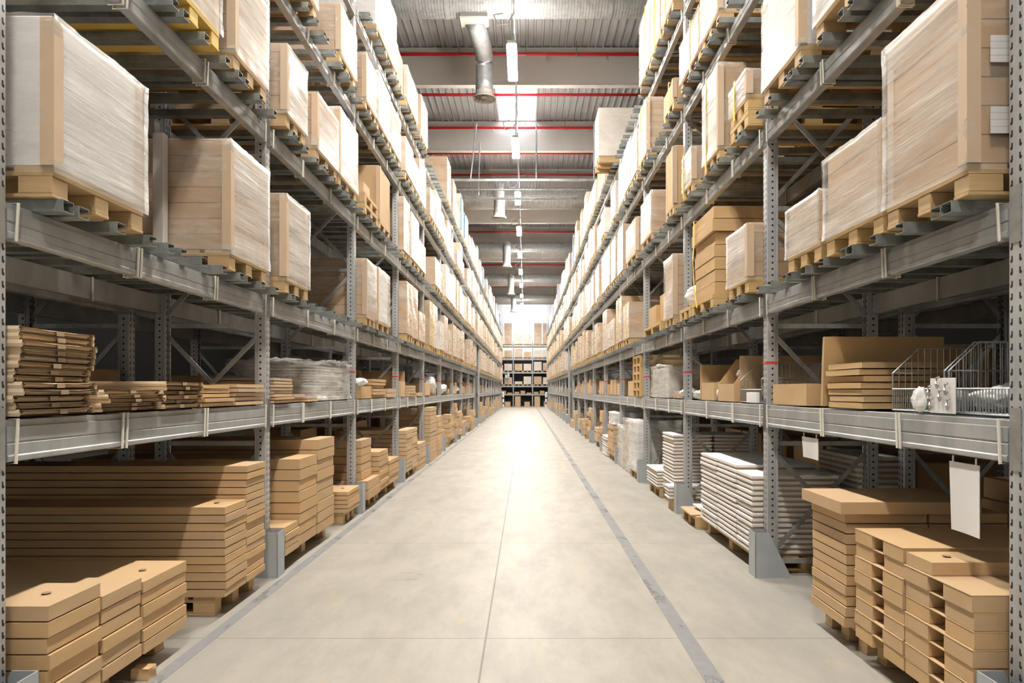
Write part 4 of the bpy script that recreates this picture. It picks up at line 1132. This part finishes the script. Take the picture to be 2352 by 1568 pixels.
# ------------------------------------------------------------------ ceiling services
LX, LZ = -.27, 8.2
def m_lamp_body():
    return MB().box(-.08, .08, -.79, .79, .026, .085, .006).mesh('housing', 'white_paint')
LY = [-.8 + 4.94 * i for i in range(0, 14)]
def lamp(x, y, label):
    r = thing('pendant_lamp', label, 'lamp', (x, y, LZ))
    ob('housing', cached('lampb', m_lamp_body), r)
    ob('diffuser', cached('diff', lambda: MB().prism([(-.10, .004), (-.09, .024), (.09, .024), (.10, .004), (.08, -.012), (-.08, -.012)], 'y', -.76, .76).mesh('diffuser', 'lamp_glow')), r)
    for sy in (-1, 1): ob('suspension_chain', cached('chain', lambda: MB().tube([(0, 0, .07), (.006, 0, .7), (0, 0, 1.6)], .008, 5).mesh('suspension_chain', 'wire_chrome')), r, (0, sy * .7, 0))
    return r
for i, y in enumerate(LY):
    lamp(LX, y, f'glowing tube lamp over the aisle, {ORD[i]} of the hanging row counted from the camera end')
o = ob('lighting_conduit', None, None, (LX + .06, 0, LZ + .16)); tag(o, 'thin grey conduit linking the hanging tube lamps along the aisle', 'conduit')
ob('conduit_pipe', MB().tube([(0, y, .02 * math.sin(y)) for y in range(-1, 65, 2)], .016, 6).mesh('conduit_pipe', 'brace_steel'), o)
for i, y in enumerate(LY[3:9]):
    ob('cord_loop', cached('cl', lambda: MB().tube([(0, 0, 0), (-.12, -.1, -.25), (-.3, -.15, -.3), (-.36, -.12, -.1), (-.2, .1, .05)], .012, 6).mesh('cord_loop', 'white_paint')), o, (0, y - 1.6, 0))
# red sprinkler pipes
PY = []
for y in BY:
    PY += [y - .42, y + 1.98]
PY = [y for y in PY if 14 < y < 65]
for i, y in enumerate(PY):
    r = thing('sprinkler_pipe', f'red sprinkler pipe across the ceiling, {ORD[i]} counted from the camera', 'pipe', (0, y, 10.1))
    ob('pipe', cached('rpipe', lambda: MB().lathe([(-WX + .05, .042), (WX - .05, .042)], (0, 0, 0), 'x', 12, True).mesh('pipe', 'red_paint', True)), r)
    for x in (-1.7, -.2 + (i % 2) * .2, 1.3): 
        ob('pipe_hanger', cached('hang', lambda: MB().box(-.012, .012, -.05, .05, -.05, .05).box(-.008, .008, -.008, .008, .04, .34).mesh('pipe_hanger', 'dark_steel')), r, (x, 0, 0))
    for x in (-1.05, .55, 2.1): 
        ob('sprinkler_head', cached('sph', lambda: MB().lathe([(-.13, .03), (-.12, .03), (-.11, .012), (-.07, .014), (-.04, .014)], (0, 0, 0), 'z', 8, True).mesh('sprinkler_head', 'hook_metal')), r, (x, 0, 0))
# air ducts with their outlets
def duct(y, zb, rad, label, xn, yn, first=False):
    r = thing('air_duct', label, 'duct', (0, y, zb + rad))
    prof = []; n = int(12 / .062)
    for i in range(n + 1):
        x = -6 + i * .062; prof += [(x, rad), (x + .045, rad), (x + .05, rad - .008), (x + .057, rad - .008)]
    ob('duct_tube', cached(('dt', rad), lambda: MB().lathe(prof, (0, 0, 0), 'x', 28).mesh('duct_tube', 'duct_steel', False)), r)
    for x in (-2.2, -1.62, 1.75):
        ob('collar', cached(('col', rad), lambda: MB().lathe([(-.03, rad - .01), (-.03, rad + .012), (.03, rad + .012), (.03, rad - .01)], (0, 0, 0), 'x', 28).mesh('collar', 'duct_steel')), r, (x, 0, 0))
    dz = -rad + .08; q = .2
    # branch: saddle box, horizontal run towards the outlet, elbow, drop
    sy = 1 if yn > 0 else -1
    if first:
        ob('saddle', MB().box(-.3, .3, -.12, .3, -.14, .1, .02).mesh('saddle', 'nozzle_cream'), r, (xn - .12, 0, -rad + .06))
        path = [(xn - .1 + .1 * t, .15 + 1.2 * t, -rad - .03) for t in (0, .5, 1)] + [(xn, 1.35 + .3 * math.sin(a), -rad - .33 + .3 * math.cos(a)) for a in (.25, .55, .85, 1.15, 1.4, 1.571)] + [(xn, 1.65, -rad - .6), (xn, 1.65, -rad - .85)]
    else:
        path = [(xn, sy * .2, 0), (xn, sy * (abs(yn) - .3), .0)] + [(xn, sy * (abs(yn) - .3 + .3 * math.sin(a)), -.3 + .3 * math.cos(a)) for a in (.25, .55, .85, 1.15, 1.4, 1.571)] + [(xn, yn, -.7), (xn, yn, -1.05)]
    ob('branch_pipe', MB().tube(path, q, 20).mesh('branch_pipe', 'duct_steel', True), r)
    e = path[-1]
    def noz():
        m = MB(); m.lathe([(.02, .2), (-.06, .205), (-.14, .27), (-.16, .27), (-.15, .25), (-.07, .18)], (0, 0, 0), 'z', 24)
        m.lathe([(-.02, .001), (-.03, .06), (-.12, .07), (-.13, .001)], (0, 0, 0), 'z', 16)
        for i in range(12):
            a = 2 * math.pi * i / 12; c, d = math.cos(a), math.sin(a); e_, f_ = math.cos(a + .22), math.sin(a + .22)
            m.add([(c * .06, d * .06, -.06), (c * .245, d * .245, -.1), (e_ * .245, f_ * .245, -.14), (e_ * .06, f_ * .06, -.12), (c * .06, d * .06, -.064), (c * .245, d * .245, -.104), (e_ * .245, f_ * .245, -.144), (e_ * .06, f_ * .06, -.124)], [(0, 1, 2, 3), (7, 6, 5, 4), (0, 4, 5, 1), (2, 6, 7, 3)])
        return m.mesh('outlet_grille', 'nozzle_cream')
    ob('outlet_grille', cached('noz', noz), r, e)
    return r
duct(14.1, 9.22, .45, 'ribbed silver air duct crossing at the very top, with a bent outlet pipe', -.95, 1.6, True)
for i, y in enumerate((26.4, 36.2, 46.0, 55.8)):
    duct(y, 8.5, .42, f'ribbed silver air duct with a drop outlet, {ORD[i + 1]} across the ceiling', -.95, -1.7)
# suspended steel grid
r = thing('suspended_grid', 'flat galvanised steel grid hung on rods across the aisle under the roof', 'metal grid', (0, 20.8, 7.9))
for (y, t, nm) in ((0, .06, 'front_rail'), (1.0, .03, 'middle_rail'), (2.0, .06, 'rear_rail')):
    ob(nm, MB().box(-3.2, 3.2, y - t / 2, y + t / 2, -t * .6, t * .6, .004).mesh(nm, 'brace_steel'), r)
m = MB()
for i in range(65): m.tube([(-3.2 + i * .1, 0, 0), (-3.2 + i * .1, 2.0, 0)], .004, 4)
for i in range(1, 20): m.tube([(-3.2, i * .1, 0), (3.2, i * .1, 0)], .004, 4)
ob('wire_lattice', m.mesh('wire_lattice', 'brace_steel'), r)
for (a, b) in (((-1.68, 0, 0), (-1.5, .1, 1.75)), ((-1.55, 1.6, 0), (-1.5, 1.7, 1.75)), ((.33, 0, 0), (.33, .1, 1.75)), ((2.1, 0, 0), (2.1, .1, 1.75)), ((2.25, 1.6, 0), (2.25, 1.7, 1.75))):
    ob('hanger_rod', MB().tube([a, b], .024, 8).mesh('hanger_rod', 'brace_steel'), r)

# ------------------------------------------------------------------ far end: cross rack, fence, sign, end posts
YF = 62.6; ZF = [1.16, 1.92, 3.17, 4.39, 5.6]; XFAR = [-4.66, -2.89, -1.12, .65, 2.42, 4.19]
for i, x in enumerate(XFAR[:-1]):
    last = i == len(XFAR) - 2
    r = thing('cross_rack_bay', f'pale steel rack bay closing the far end of the aisle, {ORD[i]} of five', 'rack', (x, YF, 0))
    for xx in ([0, 1.77] if last else [0]):
        for yy in (0, .9): ob('upright_post', cached('fpost', lambda: MB().box(-.05, .05, -.05, .05, 0, 6.0, .006).mesh('upright_post', 'guard_paint')), r, (xx, yy, 0))
    for z in ZF:
        for yy in (0, .9): ob('beam', cached('fbeam', lambda: MB().box(.05, 1.72, -.03, .03, -.13, 0, .004).mesh('beam', 'guard_paint')), r, (0, yy, z))
        ob('shelf_panel', cached('fsh', lambda: MB().box(.05, 1.72, .03, .87, -.02, -.001).mesh('shelf_panel', 'bar_steel')), r, (0, 0, z))
    for k in (1, 2, 3, 4):
        for j in range(2):
            if k == 1 and i == 2 and j == 0: h = .25
            elif k == 4: h = [1.0, 1.9, 1.0, 1.9, 1.0][i] * (1 if i != 2 else .9)
            else: h = R.choice([.5, .7, .8, .62])
            w = .7; kd = R.choice(['wrap_tan', 'wrap_white', 'wrap_brown'])
            t = thing('boxed_pallet', f'small boxed pallet at the far end, {TIER[k]}, {["left", "right"][j]} place of {ORD[i]} cross bay', 'pallet load', (x + .48 + j * .82, YF + .42, ZF[k] + .002))
            ob('pallet', m_pallet_simple(.74, .8, 'pallet_wood'), t); t.children[0].rotation_euler = (0, 0, math.pi / 2)
            ob('load_block', m_soft(w, .8, h, kd, j, .015), t, (0, 0, .141))
    for j in range(3):
        o = ob('carton', m_box(.42, .4, [.2, .3, .12][j], 'board_tan', .005), None, (x + .33 + j * .55, YF + .4, ZF[0] + .002)); tag(o, f'tiny tan carton, {ORD[j]} on the lowest shelf of the {ORD[i]} cross bay', 'carton')
    for j in range(2):
        o = ob('carton', m_box(.5, .5, [.95, .45][j], 'board_tan', .005), None, (x + .42 + j * .85, YF - .32, .002)); tag(o, f'{["tall", "short"][j]} tan carton standing on the floor before the {ORD[i]} cross bay', 'carton')
m = MB()
for i in range(90): m.tube([(-4.6 + i * .1, 0, 0), (-4.6 + i * .1, 0, 1.0)], .012, 4)
for z in (.05, .5, 1.0): m.tube([(-4.6, 0, z), (4.4, 0, z)], .02, 4)
o = ob('mesh_fence', m.mesh('mesh_lattice', 'dark_steel'), None, (0, YF + 1.1, .02)); tag(o, 'dark upright-barred fence behind the lowest shelf of the cross rack', 'fence')
r = thing('exit_sign', 'small green and white exit pictogram sign at the far end, on the left', 'sign', (-1.66, YF - .35, 1.5 + 1.15))
ob('panel', MB().box(-.2, .2, -.015, .015, 0, .42, .003).mesh('panel', 'white_paint'), r, (0, 0, 0))
ob('pictogram', MB().box(-.18, .0, -.02, -.016, .24, .40).box(-.1, .16, -.02, -.016, .33, .38).box(-.03, .03, -.02, -.016, .06, .33).box(.03, .17, -.02, -.016, .06, .12).mesh('pictogram', 'green_paint'), r)
ob('hanger_rod', MB().tube([(0, 0, .42), (0, 0, 3.0)], .012, 6).mesh('hanger_rod', 'brace_steel'), r)
for s in (-1, 1):
    for j in range(2):
        x = s * (XF[s] - .12 + j * .32)
        r = thing('end_bollard', f'white and dark banded bollard at the far end of the {SN[s]} rack, {["inner", "outer"][j]}', 'bollard', (x, YN(20) + .45 + j * .1, 0))
        ob('post', MB().lathe([(0, .11), (1.3, .11), (1.36, .06), (1.37, .001)], (0, 0, 0), 'z', 14, True).mesh('post', 'paper_white', False), r)
        for z in (.3, .75): ob('band', MB().lathe([(z, .112), (z, .118), (z + .14, .118), (z + .14, .112)], (0, 0, 0), 'z', 14).mesh('band', 'dark_plastic'), r)

# ------------------------------------------------------------------ light, camera
w = bpy.data.worlds.new('sky'); SC.world = w; w.use_nodes = True
bg = w.node_tree.nodes['Background']; bg.inputs[0].default_value = (.92, .96, 1, 1); bg.inputs[1].default_value = 3.
cam = bpy.data.cameras.new('camera'); co = bpy.data.objects.new('camera', cam); COL.objects.link(co)
co.location = (0, 0, 1.5); co.rotation_euler = (math.pi / 2, 0, 0)
cam.sensor_width = 36; cam.lens = 1568 / 2352 * 36
cam.shift_x = -(1207 - 1176) / 2352; cam.shift_y = (896 - 784) / 2352
cam.clip_start = .05; cam.clip_end = 300
SC.camera = co
vs = SC.view_settings; vs.view_transform = 'Standard'; vs.look = 'None'; vs.gamma = 1; vs.use_curve_mapping = False; vs.exposure = 1.27
cy = SC.cycles
cy.max_bounces = 6; cy.diffuse_bounces = 3; cy.glossy_bounces = 2; cy.transmission_bounces = 4; cy.transparent_max_bounces = 6
cy.use_adaptive_sampling = True; cy.adaptive_threshold = .1; cy.adaptive_min_samples = 16
cy.caustics_reflective = False; cy.caustics_refractive = False
dup = {k: v for k, v in LABELS.items() if len(v) > 1}
for k, v in list(dup.items())[:20]: print('DUP LABEL', k, v)
for k in LABELS:
    if len(k.replace(',', ' ').split()) > 16: print('LONG', k)
